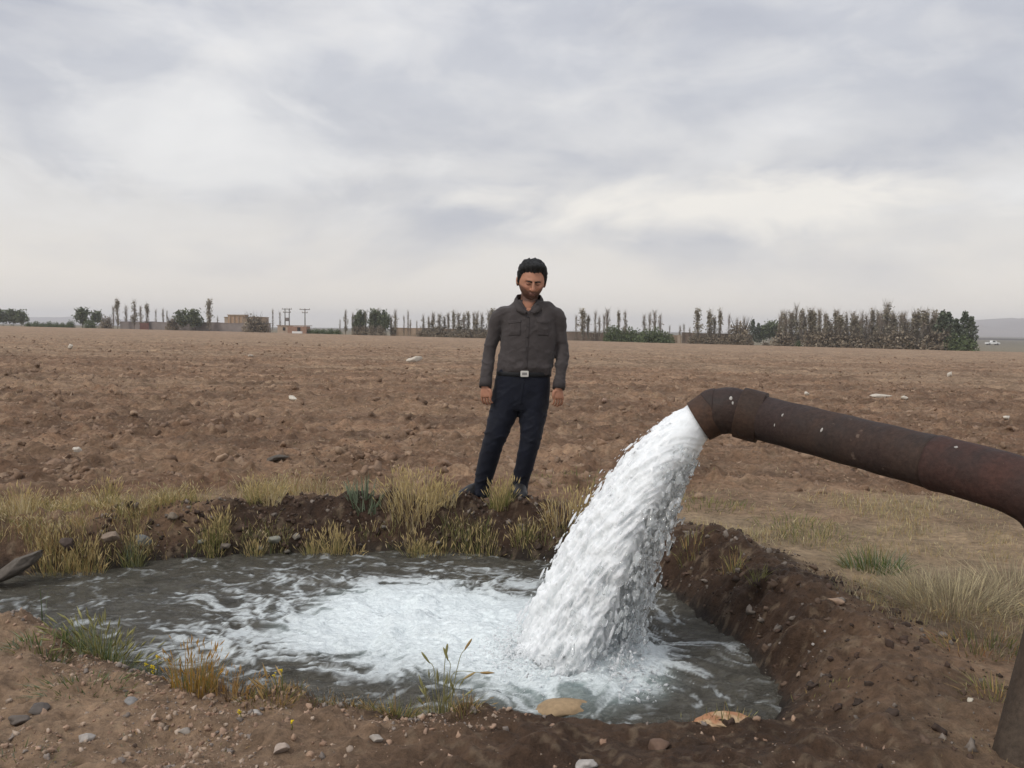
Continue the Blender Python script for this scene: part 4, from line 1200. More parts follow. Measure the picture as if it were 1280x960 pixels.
    # the flat beyond the right bank
    tuft('green_shrub', ground_at(1092, 712), 'dark green bush on the dry flat beyond the right bank', 'shrub', 260, .20, .17, [GREEN, GREYG, OLIVE], 0, STRAW, .8, .006)
    for px, py, n, h, sp, lab in [(1190, 758, 900, .26, .30, 'large pale dry tumbleweed bush beside the pipe riser'), (1150, 735, 420, .17, .20, 'smaller grey-brown dry bush left of the large tumbleweed'), (1262, 735, 420, .24, .25, 'pale dry bush half behind the pipe riser')]:
        tuft('dry_bush', ground_at(px, py), lab, 'dry bush', n, h, sp, [DRYG, PALE, DRYG, (0.26, .22, .14)], 0, STRAW, 1.3, .0034, 'dry bushes beside the pipe')
    tuft('green_weed', ground_at(1225, 810), 'low green and rusty weed at the foot of the right bank, left of the riser', 'weed', 260, .10, .20, [OLIVE, GREEN, TAN, (0.30, .14, .06)], 0, STRAW, 1.0, .004)
    tuft('green_weed', ground_at(1245, 870), 'small olive weed close to the riser', 'weed', 130, .09, .12, [OLIVE, YGREEN, TAN], 0, STRAW, 1.0, .004)
    for px, py, n, sp, lab in [(1015, 672, 160, .30, 'bright green grass patch below the long pipe'), (880, 634, 200, .36, 'green grass patch right of the falling water'), (990, 655, 120, .30, 'yellowish green patch left of the bright green one below the pipe'), (730, 606, 220, .5, 'dark green low weed patch in the soil right behind the man')]:
        tuft('green_patch', ground_at(px, py), lab, 'weed patch', n, .10, sp, [GREEN, OLIVE, YGREEN], .1, YGREEN, .8, .006, 'green patches behind the bank', None, .02)
    # grass nobody could count
    def mass(name, cand, dens, h, cols, w, lab, heads=.2):
        x, y = cand
        k = rng.random(len(x)) < dens(x, y)
        x, y = x[k], y[k]; n = len(x)
        roots = np.stack([x, y, ground(x, y) - .008], 1)
        ht = h(x, y) * (0.4 + .8 * rng.random(n))
        ln = rng.normal(size=(n, 2)) * (ht * .38)[:, None]
        V, Fc, C, tips, td = blades(roots, ht, ln, np.full(n, w) * (y / 6.0) ** .6, jitter_cols(cols, n))
        m2 = rng.random(n) < heads
        t, d = tips[m2], td[m2]; d /= np.linalg.norm(d, axis=1, keepdims=True); m = len(t); Lh = .016 * (.6 + .7 * rng.random(m))
        V2, F2 = many(OCT, t, np.stack([Lh * .16, Lh * .16, Lh], 1), basis_from(d))
        o = obj(name, mesh_np(name, np.vstack([V, V2]), np.vstack([Fc, F2 + len(V)]), False, np.vstack([C, np.repeat(jitter_cols([STRAW, PALE], m), 6, 0)])), PLANT)
        tag(o, lab, 'grass', kind='stuff')
    n = 110000
    def clump(x, y, s): return ss(.42, .68, fbm(x * s, y * s * 1.5, 101, 3))
    mass('dry_grass', (rng.uniform(-4.8, 1.0, n), rng.uniform(5.2, 7.0, n)),
         lambda x, y: (0.02 + 1.0 * ss(.50, .68, fbm(x * 2.2, y * 3.6, 101, 4, .6))) * .8 * ss(5.75, 5.95, y + .08 * x) * ss(6.75, 6.35, y - np.interp(x, [-3.6, -2.4, -1.5, 1], [-0.75, -0.35, 0, 0])) * (1 - .75 * ss(-1.6, -1.2, x) * ss(6.15, 5.9, y)) * (1 - ss(.34, .22, np.hypot(x + .12, (y - 5.85) * .8))) * .42,
         lambda x, y: .05 + .13 * ss(.5, .7, fbm(x * 2.2, y * 3.6, 101, 4, .6)) * ss(.2, -1, x), [STRAW, PALE, PALE, YGREEN, OLIVE, TAN], .0034, 'dry yellow grass strip along the far bank', .35)
    mass('dry_grass', (rng.uniform(-4.2, -2.0, 26000), rng.uniform(5.0, 5.9, 26000)), lambda x, y: (zones(x, y)[0] > .01) * (.08 + .7 * ss(.46, .66, fbm(x * 2.8, y * 4, 102, 4, .6))) * .7 * ss(-1.95, -2.3, x),
         lambda x, y: .06 + .09 * clump(x, y, 3), [STRAW, YGREEN, TAN, STRAW, OLIVE], .0036, 'dry yellow-green grass hanging over the left waterline', .35)
    mass('waterline_grass', (rng.uniform(-2.8, .55, 26000), rng.uniform(5.2, 6.0, 26000)), lambda x, y: (zones(x, y)[0] > 0.0) * ss(.20, .05, zones(x, y)[0]) * (.10 + .9 * ss(.42, .62, fbm(x * 3.5, y * 3, 104, 3))) * .5,
         lambda x, y: .05 + .09 * ss(.42, .66, fbm(x * 3.5, y * 3, 104, 3)), [YGREEN, OLIVE, YGREEN, STRAW, GREEN], .0034, 'fine yellow-green grass fringe along the far waterline', .2)
    mass('short_grass', (rng.uniform(1.0, 6.5, 90000), rng.uniform(2.5, 7.6, 90000)),
         lambda x, y: (zones(x, y)[0] > .56) * (0.10 + .9 * clump(x, y, 1.6)) * ss(7.4, 6.2, y + .25 * (x - 2)) * .75,
         lambda x, y: .028 + .045 * clump(x, y, 1.6), [PALE, STRAW, TAN, DRYG, YGREEN, DRYG], .0034, 'short dry tan grass on the flat right of the bank', .06)
    mass('straw_litter', (rng.uniform(-16, 16, 30000), rng.uniform(6.8, 26, 30000)), lambda x, y: .02 + .5 * ss(.55, .72, fbm(x * .35, y * .9, 103, 3)),
         lambda x, y: .03 + .02 * vn(x, y), [PALE, STRAW, DRYG, OLIVE], .006, 'scattered straw and small weeds in the ploughed field', 0.0)
build_plants()

# ------------------------------------------------------------------ stones, clods, gravel
def stone(name, p, s, label, col, cat='stone', rot=0.0, lump=.35, sub=ICO4, seed=0, group=None, tilt=0.0, cuts=16, second=None):
    r = np.random.default_rng(seed + 77)
    V, Fc = many(sub, np.zeros((1, 3)), np.ones((1, 3)), None, lump, r)
    nrm = V / np.linalg.norm(V, axis=1, keepdims=True)
    # facets: cut the lump with random planes
    for _ in range(cuts):
        d = r.normal(size=3); d /= np.linalg.norm(d); h = .50 + .36 * r.random()
        e = V @ d - h; V = V - np.where(e > 0, e, 0)[:, None] * d * .97
    V += nrm * (0.13 * (fbm(nrm[:, 0] * 4 + nrm[:, 2] * 3, nrm[:, 1] * 4 + seed, seed, 4) - .5))[:, None]
    V *= np.array(s)
    ca, sa = math.cos(tilt), math.sin(tilt); V = V @ np.array([[ca, 0, -sa], [0, 1, 0], [sa, 0, ca]])
    ca, sa = math.cos(rot), math.sin(rot); V = V @ np.array([[ca, sa, 0], [-sa, ca, 0], [0, 0, 1]])
    m = vcol_stone
    n = fbm(V[:, 0] * 30 + seed, V[:, 2] * 40 + V[:, 1] * 30, 5, 3)
    c = np.array(col) * (0.85 + .3 * n)[:, None]
    if second is not None: c = c + (np.array(second) - c) * ss(.46, .62, n)[:, None]
    o = obj(name, mesh_np(name, V, Fc, True, c), m); o.location = tuple(p)
    tag(o, label, cat, group); return o
vcol_stone = vcol('stone', 0.8, 0.25, 45, 0.4, 0.006, 0.3)

_cr = np.random.default_rng(4)
CHIP = (ICO2[0] * (1 + .75 * (_cr.random((len(ICO2[0]), 1)) - .5)), ICO2[1])
def build_stones():
    p = at_z(903, 907, -.115); stone('rock', p, (.125, .065, .048), 'long tan and rust-stained rock lying at the near right waterline', (0.42, 0.30, 0.18), 'rock', .08, .14, seed=4, cuts=4, second=(0.34, 0.17, 0.09), tilt=-.05)
    p = at_z(708, 889, -.232); stone('rock', p, (.125, .085, .048), 'tan rock awash at the foot of the falling water', (0.30, 0.21, 0.12), 'rock', .05, .14, seed=9, cuts=4)
    p = at_z(22, 706, -.10); stone('slab', p, (.18, .09, .045), 'weathered grey slab leaning into the water at the left edge', (0.10, 0.085, 0.07), 'rock', .2, .2, seed=2, tilt=-.55)
    p = at_z(180, 680, -.12); stone('rock', p, (.065, .05, .065), 'dark grey angular boulder on the left of the far bank', (0.14, 0.14, 0.13), 'rock', .2, .3, seed=12)
    p = at_z(139, 672, -.02); stone('rock', p, (.07, .05, .04), 'brown lump of stone above the dark grey boulder', (0.20, 0.15, 0.11), 'rock', .2, .3, seed=13)
    p = at_z(86, 680, -.04); stone('rock', p, (.04, .04, .065), 'dark brown upright stone among straw on the left bank', (0.07, 0.05, 0.04), 'rock', .2, .3, seed=14)
    data = [(342, 676, .055, (0.34, 0.33, 0.27), 'pale rounded rock on the dark far bank'), (255, 678, .035, (0.32, 0.33, 0.30), 'small whitish stone inside the yellow-green tuft'), (284, 684, .045, (0.24, 0.20, 0.16), 'flat brown stone right of the whitish one'),
            (327, 688, .042, (0.22, 0.20, 0.15), 'flat mossy stone at the waterline below the pale rounded rock'), (371, 672, .038, (0.26, 0.23, 0.19), 'grey-tan stone right of the pale rounded rock'), (217, 650, .05, (0.30, 0.24, 0.18), 'tan stone lying on top of the far bank'),
            (480, 660, .03, (0.22, 0.19, 0.16), 'small stone in the dark far bank below the large dry clump'), (548, 680, .028, (0.24, 0.21, 0.17), 'little stone low on the dark far bank near the olive clump'), (360, 690, .03, (0.18, 0.16, 0.13), 'dark stone at the waterline between two tufts')]
    for i, (px, py, s, c, lab) in enumerate(data):
        p = ground_at(px, py); stone('stone', p + [0, -.02, s * .25], (s * .95, s * .7, s * .6), lab, tuple(.62 * q for q in c), 'stone', i * .7, .3, ICO3, 20 + i, 'stones in the far bank')
    near = [(945, 825, .022, (0.5, .42, .30), 'pale tan stone at the right waterline'), (1016, 807, .011, (.34, .31, .28), 'small white stone high on the bare right bank'), (1031, 790, .009, (.32, .29, .26), 'tiny white stone above the other white one on the right bank'),
            (1047, 755, .035, (.28, .19, .13), 'brown clod-like stone on the crest of the right bank'), (1213, 876, .016, (.5, .45, .36), 'pale stone at the foot of the right bank by the riser'), (1110, 750, .03, (.33, .24, .17), 'tan stone on the outer crest of the right bank'),
            (320, 893, .02, (.36, .33, .30), 'light grey flat pebble under the two-flowered weed'), (108, 926, .028, (.33, .30, .27), 'grey pebble on the left gravel'), (352, 938, .03, (.34, .27, .22), 'pinkish stone on the near gravel'), (232, 915, .022, (.30, .26, .22), 'grey-brown stone on the near gravel'),
            (470, 925, .026, (.33, .29, .25), 'upright grey stone on the gravel below the tall grass'), (732, 957, .03, (.36, .33, .30), 'grey stone at the bottom edge below the pool'), (162, 880, .03, (.2, .19, .18), 'dark flat stone left of the flower weed'),
            (50, 890, .042, (.10, .085, .075), 'dark slaty stone half buried at the bottom left'), (28, 903, .032, (.12, .10, .085), 'smaller dark stone beside the slaty one at the bottom left'), (820, 935, .04, (.13, .08, .055), 'reddish flat stone in the wet near bank'), (300, 845, .0, (.3, .3, .3), '')]
    for i, (px, py, s, c, lab) in enumerate(near):
        if not lab: continue
        p = ground_at(px, py); stone('stone', p + [0, 0, s * .2], (s * 1.2, s * .9, s * .6), lab, c, 'stone', i * .9, .3, ICO3, 40 + i, 'stones round the pool')
    fieldw = [(1100, 497, (.34, .10, .05), 'long whitish stone lying in the ploughed field above the pipe'), (1130, 499, (.10, .08, .06), 'brown stone at the right end of the long whitish one'), (1187, 470, (.16, .12, .13), 'white block far out in the field on the right'), (1258, 524, (.07, .06, .05), 'pale stone in the field at the right edge above the pipe bend'),
              (88, 436, (.16, .14, .16), 'small white lump far off in the left of the field'), (313, 446, (.16, .12, .09), 'pale stone in the middle distance of the left field'), (366, 500, (.12, .09, .06), 'flat pale stone in the left field, left of the man'), (518, 452, (.35, .2, .15), 'pale heap of stubble far out left of the man'),
              (1009, 494, (.06, .05, .05), 'small white stone just above the pipe'), (97, 565, (.06, .05, .04), 'pale clod in the left field near the grass'), (350, 574, (.14, .07, .03), 'dark flat stone in the left field near the grass strip'), (755, 503, (.09, .05, .07), 'reddish clod standing in the field between man and water')]
    for i, (px, py, s, lab) in enumerate(fieldw):
        p = ground_at(px, py); c = (.50, .45, .38) if 'whit' in lab or 'pale' in lab else ((.10, .085, .07) if 'dark' in lab else (.26, .17, .12))
        stone('stone', p + [0, 0, s[2] * .35], s, lab, c, 'stone', i * .4 if s[0] < .3 else .1, .3, ICO3, 70 + i, 'stones in the field')
    # gravel on the near bank and loose clods in the field
    n = 34000
    x = rng.uniform(-2.6, 1.2, n); y = 2.0 + rng.random(n) ** .8 * 1.9
    d, wf, wr, wn = zones(x, y)
    k = (d > .06) & (rng.random(n) < (.10 + .9 * ss(.42, .62, fbm(x * 2.2, y * 2.2, 111, 3))) * (1 - .93 * ss(-.5, .3, x)))
    x, y = x[k], y[k]; n = len(x)
    s = .0018 + .0090 * rng.random(n) ** 7
    V, Fc = many(CHIP, np.stack([x, y, ground(x, y) + s * .05], 1), np.stack([s * 1.25, s, s * .7], 1), rand_rot(n), .45)
    c = jitter_cols([(.32, .235, .17), (.28, .185, .125), (.36, .28, .215), (.24, .15, .10), (.20, .165, .14), (.30, .20, .14)], n, .25)
    o = obj('gravel', mesh_np('gravel', V, Fc, True, np.repeat(c, len(CHIP[0]), 0)), vcol_stone); tag(o, 'loose gravel strewn over the near bank', 'gravel', kind='stuff')
    n = 30000
    x = rng.uniform(-2.6, 2.2, n); y = rng.uniform(2.3, 6.2, n); d, wf, wr, wn = zones(x, y)
    k = (d > .02) & (d < .85) & (rng.random(n) < wr * .5 + wf * 1.0 * ss(.55, .35, d)); x, y = x[k], y[k]; n = len(x)
    s = .0028 + .015 * rng.random(n) ** 9
    V, Fc = many(CHIP, np.stack([x, y, ground(x, y) + s * .2], 1), np.stack([s * 1.2, s, s * .8], 1), rand_rot(n), .5)
    c = jitter_cols([(.055, .034, .024), (.075, .046, .032), (.10, .066, .046), (.045, .03, .022), (.17, .14, .115)], n, .25)
    o = obj('bank_clods', mesh_np('bank_clods', V, Fc, True, np.repeat(c, len(CHIP[0]), 0)), vcol_stone); tag(o, 'dark damp clods and grit on the pool banks', 'soil', kind='stuff')
    n = 34000
    y = 6.6 * np.exp(rng.random(n) * math.log(70 / 6.6)); x = rng.uniform(-1, 1, n) * .75 * (y + 1)
    k = rng.random(n) < (.25 + .75 * ss(.4, .62, fbm(x * .6, y * .8, 121, 3))) * (1 - .8 * ss(7.6, 6.8, y) * (x > 1)); x, y = x[k], y[k]; n = len(x)
    s = (.007 + .036 * rng.random(n) ** 8) * (1 + .014 * y)
    V, Fc = many(CHIP, np.stack([x, y, ground(x, y) - s * .1], 1), np.stack([s * 1.4, s * 1.1, s * .75], 1), rand_rot(n), .5)
    c = jitter_cols([(.20, .128, .082), (.22, .145, .095), (.16, .10, .064), (.26, .178, .118), (.21, .135, .088)], n, .2)
    o = obj('field_clods', mesh_np('field_clods', V, Fc, True, np.repeat(c, len(CHIP[0]), 0)), vcol_stone); tag(o, 'brown clods turned up over the ploughed field', 'soil', kind='stuff')
build_stones()

# ------------------------------------------------------------------ far edge of the field
LEAF = vcol('tree_leaves', 0.8, 0.15, 2, 0.0, 0.01, 0.15, 0.25)
BARK = simple('bark', (0.22, 0.185, 0.15), 0.9, 0.25, 6)

def crown_mesh(kind, seed):
    r = np.random.default_rng(seed)
    V = []; Fc = []; C = []; k = 0
    def quads(P, s, cols):
        nonlocal k
        n = len(P); M = rand_rot(n, r)
        q = np.array([[-1, -.7, 0], [1, -.7, 0], [1, .7, 0], [-1, .7, 0]]) * .5
        W_ = np.einsum('nij,vj->nvi', M, q) * s[:, None, None] + P[:, None]
        V.append(W_.reshape(-1, 3)); f = np.arange(4)[None] + (np.arange(n) * 4)[:, None] + k
        Fc.append(np.concatenate([f[:, [0, 1, 2]], f[:, [0, 2, 3]]])); C.append(np.repeat(cols, 4, 0)); k += 4 * n
    def twigs(base, tip, w, col):
        nonlocal k
        n = len(base); a = r.random(n) * 6.28; sd = np.stack([np.cos(a), np.sin(a), 0*a], 1) * w
        sd2 = np.stack([-np.sin(a), np.cos(a), 0*a], 1) * w
        P = np.stack([base - sd, base + sd, base + sd2 * 1.5, tip], 1).reshape(-1, 3)
        f = (np.arange(n) * 4)[:, None] + k
        V.append(P); Fc.append(np.concatenate([f + np.array([0, 1, 3]), f + np.array([1, 2, 3]), f + np.array([2, 0, 3])])); C.append(np.tile(col, (len(P), 1))); k += 4 * n
    if kind in ('poplar', 'bare', 'tall'):
        leafy = {'poplar': 420, 'bare': 60, 'tall': 420}[kind]
        w = {'poplar': .12, 'bare': .10, 'tall': .085}[kind]
        nc = 16
        ch = r.uniform(.06 if kind != 'tall' else .22, .86, nc); ca = r.random(nc) * 6.28
        prof = lambda h: np.clip(np.minimum((h - .03) * 3.0, (1.0 - h) * 1.7), .10, 1)
        cr = w * prof(ch) * r.random(nc)
        i = r.integers(0, nc, leafy)
        P = np.stack([np.cos(ca[i]) * cr[i], np.sin(ca[i]) * cr[i], ch[i]], 1) + r.normal(size=(leafy, 3)) * np.array([.024, .024, .06])
        P[:, 2] = np.clip(P[:, 2], .10, 2); P[:, 2] = np.where(P[:, 2] > .97, .97 - .3 * r.random(leafy) ** 2, P[:, 2])
        tint = (1 + .35 * (r.random(nc) - .5))[i]
        cols = (np.array([[.29, .26, .19]]) if kind != 'bare' else np.array([[.31, .26, .205]])) * (tint * (0.8 + .4 * r.random(leafy)))[:, None]
        quads(P, .016 + .024 * r.random(leafy), cols)
        nt_ = {'poplar': 100, 'bare': 110, 'tall': 90}[kind]
        h0 = r.uniform(.05, .84, nt_); a = r.random(nt_) * 6.28
        b = np.stack([0*a, 0*a, h0], 1); L_ = r.uniform(.14, .34, nt_)
        t = b + np.stack([np.cos(a) * L_ * .28, np.sin(a) * L_ * .28, L_], 1); t[:, 2] = np.minimum(t[:, 2], 1.05)
        twigs(b, t, .0038, (.29, .245, .20))
    elif kind == 'dense':
        n = 900; nc = 26
        c = r.normal(size=(nc, 3)); c /= np.linalg.norm(c, axis=1, keepdims=True); c *= np.array([.30, .30, .36]) * r.uniform(.35, 1, (nc, 1)); c[:, 2] += .56
        i = r.integers(0, nc, n); P = c[i] + r.normal(size=(n, 3)) * .085; P[:, 2] = np.clip(P[:, 2], .06, 1.02)
        tint = (1 + .4 * (r.random(nc) - .5))[i]
        quads(P, .05 + .05 * r.random(n), np.array([[.13, .15, .088]]) * (tint * (.75 + .5 * r.random(n)))[:, None])
    elif kind == 'column':
        n = 620
        h = r.random(n) ** .8; rad = .17 * np.minimum(1, (1.02 - h) * 2.2) * np.sqrt(r.random(n)); a = r.random(n) * 6.28
        P = np.stack([np.cos(a) * rad, np.sin(a) * rad, .05 + h * .95], 1) + r.normal(size=(n, 3)) * .018
        quads(P, .035 + .035 * r.random(n), np.array([[.11, .13, .085]]) * (.7 + .6 * r.random(n))[:, None])
    elif kind in ('bush', 'drybush'):
        n = 950
        d = r.normal(size=(n, 3)); d /= np.linalg.norm(d, axis=1, keepdims=True); d[:, 2] = np.abs(d[:, 2])
        P = d * np.array([.62, .62, .9]) * r.uniform(.3, 1, (n, 1)) * (.75 + .35 * vn(d[:, 0] * 3 + seed, d[:, 1] * 3, seed))[:, None]
        base = np.array([[.12, .15, .072]]) if kind == 'bush' else np.array([[.27, .225, .165]])
        quads(P, .05 + .05 * r.random(n), base * (.7 + .6 * r.random(n))[:, None])
        if kind == 'drybush':
            a = r.random(60) * 6.28; b = np.zeros((60, 3)); t = np.stack([np.cos(a) * .5, np.sin(a) * .5, r.uniform(.6, 1.15, 60)], 1); twigs(b, t, .02, (.12, .10, .08))
    return mesh_np('crown', np.vstack(V), np.vstack(Fc), False, np.vstack(C))

def trunk_mesh(kind, seed):
    r = np.random.default_rng(seed); mb = MB()
    top = {'dense': .6, 'column': .8, 'bush': .5, 'drybush': .5}.get(kind, .93)
    P = np.array([[0, 0, -.02], [.006, 0, .2], [-.006, .004, .5], [0.002, 0, top]]); P[1:, :2] += r.normal(size=(3, 2)) * .008
    V, Fc = tube(spline(P, 3), np.linspace(.013, .003, 10), n=6); mb.add(V, Fc)
    for _ in range(5):
        h = r.uniform(.12, .55); a = r.random() * 6.28; L_ = r.uniform(.15, .3); sp = .5 if kind in ('dense', 'bush', 'drybush') else .22
        q = np.array([[0, 0, h], [math.cos(a) * L_ * sp * .7, math.sin(a) * L_ * sp * .7, h + L_ * .5], [math.cos(a) * L_ * sp, math.sin(a) * L_ * sp, h + L_]])
        V, Fc = tube(q, [.008, .006, .002], n=5); mb.add(V, Fc)
    return mb.mesh('trunk')

VAR = {}
for kd, cnt in (('poplar', 6), ('bare', 6), ('tall', 4), ('dense', 4), ('column', 4), ('bush', 4), ('drybush', 3)):
    VAR[kd] = [(crown_mesh(kd, 200 + 13 * i + len(kd)), trunk_mesh(kd, 300 + i + len(kd))) for i in range(cnt)]
    for c_, t_ in VAR[kd]:
        c_.materials.append(LEAF); t_.materials.append(BARK)

def edge_D(px):
    return float(np.interp(px, [-300, 0, 250, 400, 640, 830, 1000, 1210, 1400], [265, 245, 215, 205, 182, 172, 163, 152, 150]))

def far_base(px, dD=0.0):
    D = edge_D(px) + dD
    d = ray(px, 412); x = d[0] / d[1] * D
    return np.array([x, D, float(ground(np.array([x]), np.array([D]), False)[0])])

tree_rng = np.random.default_rng(21)
def tree(kind, px, top_py, dD, label, group=None, wid=1.0, name=None, cat=None):
    p = far_base(px, dD)
    # the height that reaches top_py at this distance
    z_top = at(px, top_py, p[1])[2]; h = max(z_top - p[2], .8)
    root = empty(name or {'poplar': 'poplar_tree', 'tall': 'poplar_tree', 'bare': 'bare_tree', 'dense': 'leafy_tree', 'column': 'conifer_tree', 'bush': 'shrub', 'drybush': 'dry_shrub'}[kind], tuple(p))
    tag(root, label, cat or ('shrub' if 'bush' in kind else 'tree'), group)
    cm, tm = VAR[kind][tree_rng.integers(len(VAR[kind]))]
    a = tree_rng.random() * 6.28
    sx = h * wid * (.9 + .25 * tree_rng.random())
    for nm, me in (('crown', cm), ('trunk', tm)):
        o = bpy.data.objects.new(nm, me); COL.objects.link(o); o.parent = root
        o.rotation_euler = (0, 0, a); o.scale = (sx, sx, h)
    return root

def build_far():
    # --- left
    T = tree
    T('dense', 4, 386, 6, 'dark round tree at the left edge of the picture, by the hedge', None, 1.25); T('dense', 17, 386, 8, 'middle one of the three dark trees at the far left', None, 1.2); T('dense', 27, 387, 6, 'rightmost of the three dark trees at the far left', None, 1.1)
    hedge = [(36, 401), (45, 400), (54, 402), (62, 400), (70, 401), (78, 402)]
    for px, t in hedge: T('bush', px, t, 4, 'low green hedge bush between the dark trees and the leafy green tree', 'hedge bushes at the far left', 1.15, 'hedge_bush')
    T('bush', 88, 398, 3, 'dark green bush at the left foot of the leafy green tree', None, 1.0)
    T('dense', 103, 384, 4, 'round leafy green tree left of the pair of tall thin poplars', None, .95); T('bush', 113, 394, 2, 'green bush at the right foot of the leafy green tree', None, .9)
    T('dense', 121, 386, 8, 'paler round tree right of the leafy green tree', None, .8); T('drybush', 133, 392, 4, 'brown shrub left of the tallest left poplar', None, .8)
    T('tall', 147, 371, 4, 'tallest thin poplar at the left end of the grey wall', None, 1.25); T('bare', 142, 382, 3, 'leaning bare tree at the foot of the tallest left poplar', None, 1.0)
    T('bare', 158, 380, 9, 'faint bare tree between the two left poplars', None, 1.1); T('tall', 168, 373, 8, 'thin poplar with a tufted top left of the brown gate', None, 1.2)
    T('poplar', 176, 381, 5, 'short poplar over the brown gate', None, .9); T('tall', 184, 377, 7, 'thin poplar right of the brown gate', None, 1.3)
    for px, t in ((195, 385), (204, 384), (209, 387)): T('bare', px, t, 12, 'faint bare tree behind the grey wall, left of the dark round tree', 'faint bare trees behind the grey wall', .8)
    T('dense', 228, 386, 4, 'dark green round tree standing before the grey wall', None, 1.0); T('dense', 243, 385, 5, 'dark green round tree overlapping the one at its left', None, 1.0); T('drybush', 216, 393, 4, 'drooping pale shrub left of the dark round trees', None, .9)
    T('tall', 262, 372, 6, 'tall slim poplar right of the dark round trees', None, 1.35); T('bare', 272, 394, 12, 'small bare tree left of the tan house', None, .9)
    T('drybush', 317, 390, 3, 'brown bushy tree in front of the tan house', None, .95); T('drybush', 328, 397, 4, 'brown shrub right of the bushy tree by the tan house', None, .9)
    T('bare', 341, 386, 10, 'thin bare tree behind the right end of the grey wall', None, .8); T('bare', 350, 388, 14, 'faint bare tree behind the small hut', None, .9)
    for px, t in ((386, 410), (395, 409), (404, 410), (413, 409), (422, 410)): T('bush', px, t, 5, 'low dark green hedge bush right of the small hut', 'hedge bushes right of the hut', 1.4, 'hedge_bush')
    # --- left of the man
    T('poplar', 432, 386, 4, 'slim poplar at the left end of the grove left of the man', None, .8); T('bare', 425, 398, 3, 'small leaning bare tree beside the left end of the grove', None, 1.0)
    for px, t in ((441, 390), (446, 392), (452, 387), (457, 388), (463, 391), (468, 386), (473, 384), (478, 387), (482, 390)):
        T('poplar' if px % 2 else 'dense', px, t, 3 + px % 5, 'dense tree in the grove left of the man', 'grove left of the man', .85 if px % 2 else .62)
    for px in (446, 455, 466, 475): T('drybush', px, 405, 2, 'brown undergrowth shrub below the grove left of the man', 'undergrowth below the grove', 1.0)
    T('poplar', 494, 386, 6, 'short dark poplar standing alone right of the grove', None, 1.0); T('poplar', 489, 393, 6, 'low tree at the left of the lone dark poplar', None, 1.0)
    for px, t in ((505, 393), (510, 387), (513, 398), (521, 400)): T('bare', px, t, 6, 'thin bare tree between the lone poplar and the row beside the man', 'bare trees left of the row', .9)
    for px, t in ((529, 392), (536, 394), (541, 389), (549, 390), (555, 393), (560, 390), (567, 386), (573, 389), (580, 390), (585, 388), (592, 389), (596, 388), (602, 390), (611, 387), (615, 384), (619, 386), (624, 388)):
        T('poplar' if px % 3 else 'tall', px, t, 4 + px % 4, 'grey-green poplar in the row along the mud wall left of the man', 'row of poplars left of the man', tree_rng.uniform(.9, 1.7))
    for px in (527, 537, 546, 556, 566, 577, 588, 599, 610, 621): T('drybush', px, 409 + px % 3, 1, 'brown shrub along the foot of the mud wall left of the man', 'shrubs along the mud wall', 1.3)
    # --- right of the man
    T('bare', 706, 393, 5, 'small tree just right of the shoulder of the man', None, 1.0); T('tall', 728, 384, 5, 'tallest dark poplar right of the man', None, 1.5); T('poplar', 735, 392, 6, 'shorter poplar against the tallest dark one right of the man', None, 1.1); T('bare', 720, 393, 6, 'bare sapling left of the tallest dark poplar', None, 1.0)
    for px, t in ((744, 386), (749, 393), (755, 392)): T('bare', px, t, 5, 'thin bare tree between the tallest dark poplar and the slim pair', 'bare trees right of the man', 1.0)
    T('bare', 759, 384, 4, 'tall twiggy poplar in the middle of the right-hand row', None, 1.2)
    T('tall', 773, 385, 4, 'left one of the slim pair of poplars before the tan wall', None, .8); T('tall', 781, 386, 3, 'right one of the slim pair of poplars before the tan wall', None, .8)
    for px, t in ((764, 402), (769, 404), (787, 405), (796, 408), (776, 408)): T('bush', px, t, 3, 'dark shrub round the foot of the slim pair of poplars', 'shrubs round the slim pair', .8)
    for px, t in ((805, 391), (812, 388), (818, 386), (825, 391)): T('bare', px, t, 5, 'pale bare tree rising behind the big green shrub', 'bare trees behind the green shrub', 1.1)
    T('bush', 808, 408, -1, 'big dark green shrub at the field edge before the pale bare trees', None, 1.2); T('bush', 820, 405, 0, 'big green shrub at the right of the dark one', None, 1.0); T('bush', 832, 412, 0, 'low olive shrub right of the big green shrubs', None, 1.3)
    for px, t in ((837, 405), (850, 405), (855, 403), (862, 408)): T('bare', px, t, 7, 'small pale bare tree left of the three dark poplars', 'small bare trees left of the three poplars', 1.0)
    T('tall', 872, 383, 4, 'first of the dark tufted poplars right of the pale gate post', None, 1.4); T('tall', 887, 385, 4, 'second dark poplar, right of the first tufted one', None, 1.3); T('poplar', 893, 393, 5, 'shorter poplar leaning on the second dark one', None, 1.0); T('tall', 900, 383, 5, 'slender tall poplar, third of the dark group', None, 1.0)
    T('bare', 911, 390, 5, 'thin bare poplar between the dark group and the rounded bushy tree', None, .8)
    T('drybush', 926, 397, 3, 'rounded bushy grey-brown tree left of the gap', None, .95); T('bare', 921, 395, 4, 'bare tree in the left of the rounded bushy tree', None, 1.0); T('bare', 930, 393, 4, 'bare tree in the right of the rounded bushy tree', None, 1.0)
    for px in (868, 876, 884, 893, 904, 915, 934): T('drybush', px, 416, 1, 'brown shrub along the foot of the dark wall below the poplars', 'shrubs along the dark wall', 1.2)
    for px, t in ((941, 400), (948, 404), (955, 405), (962, 401), (968, 398)): T('column' if px < 950 else 'dense', px, t, 60, 'dark green conifer far behind the gap in the tree line', 'conifers behind the gap', 1.0 if px < 950 else .9)
    T('drybush', 958, 427, 2, 'single low shrub in the gap of the tree line', None, 1.6)
    # --- the long stand at the right
    r = np.random.default_rng(5)
    px = 975.0
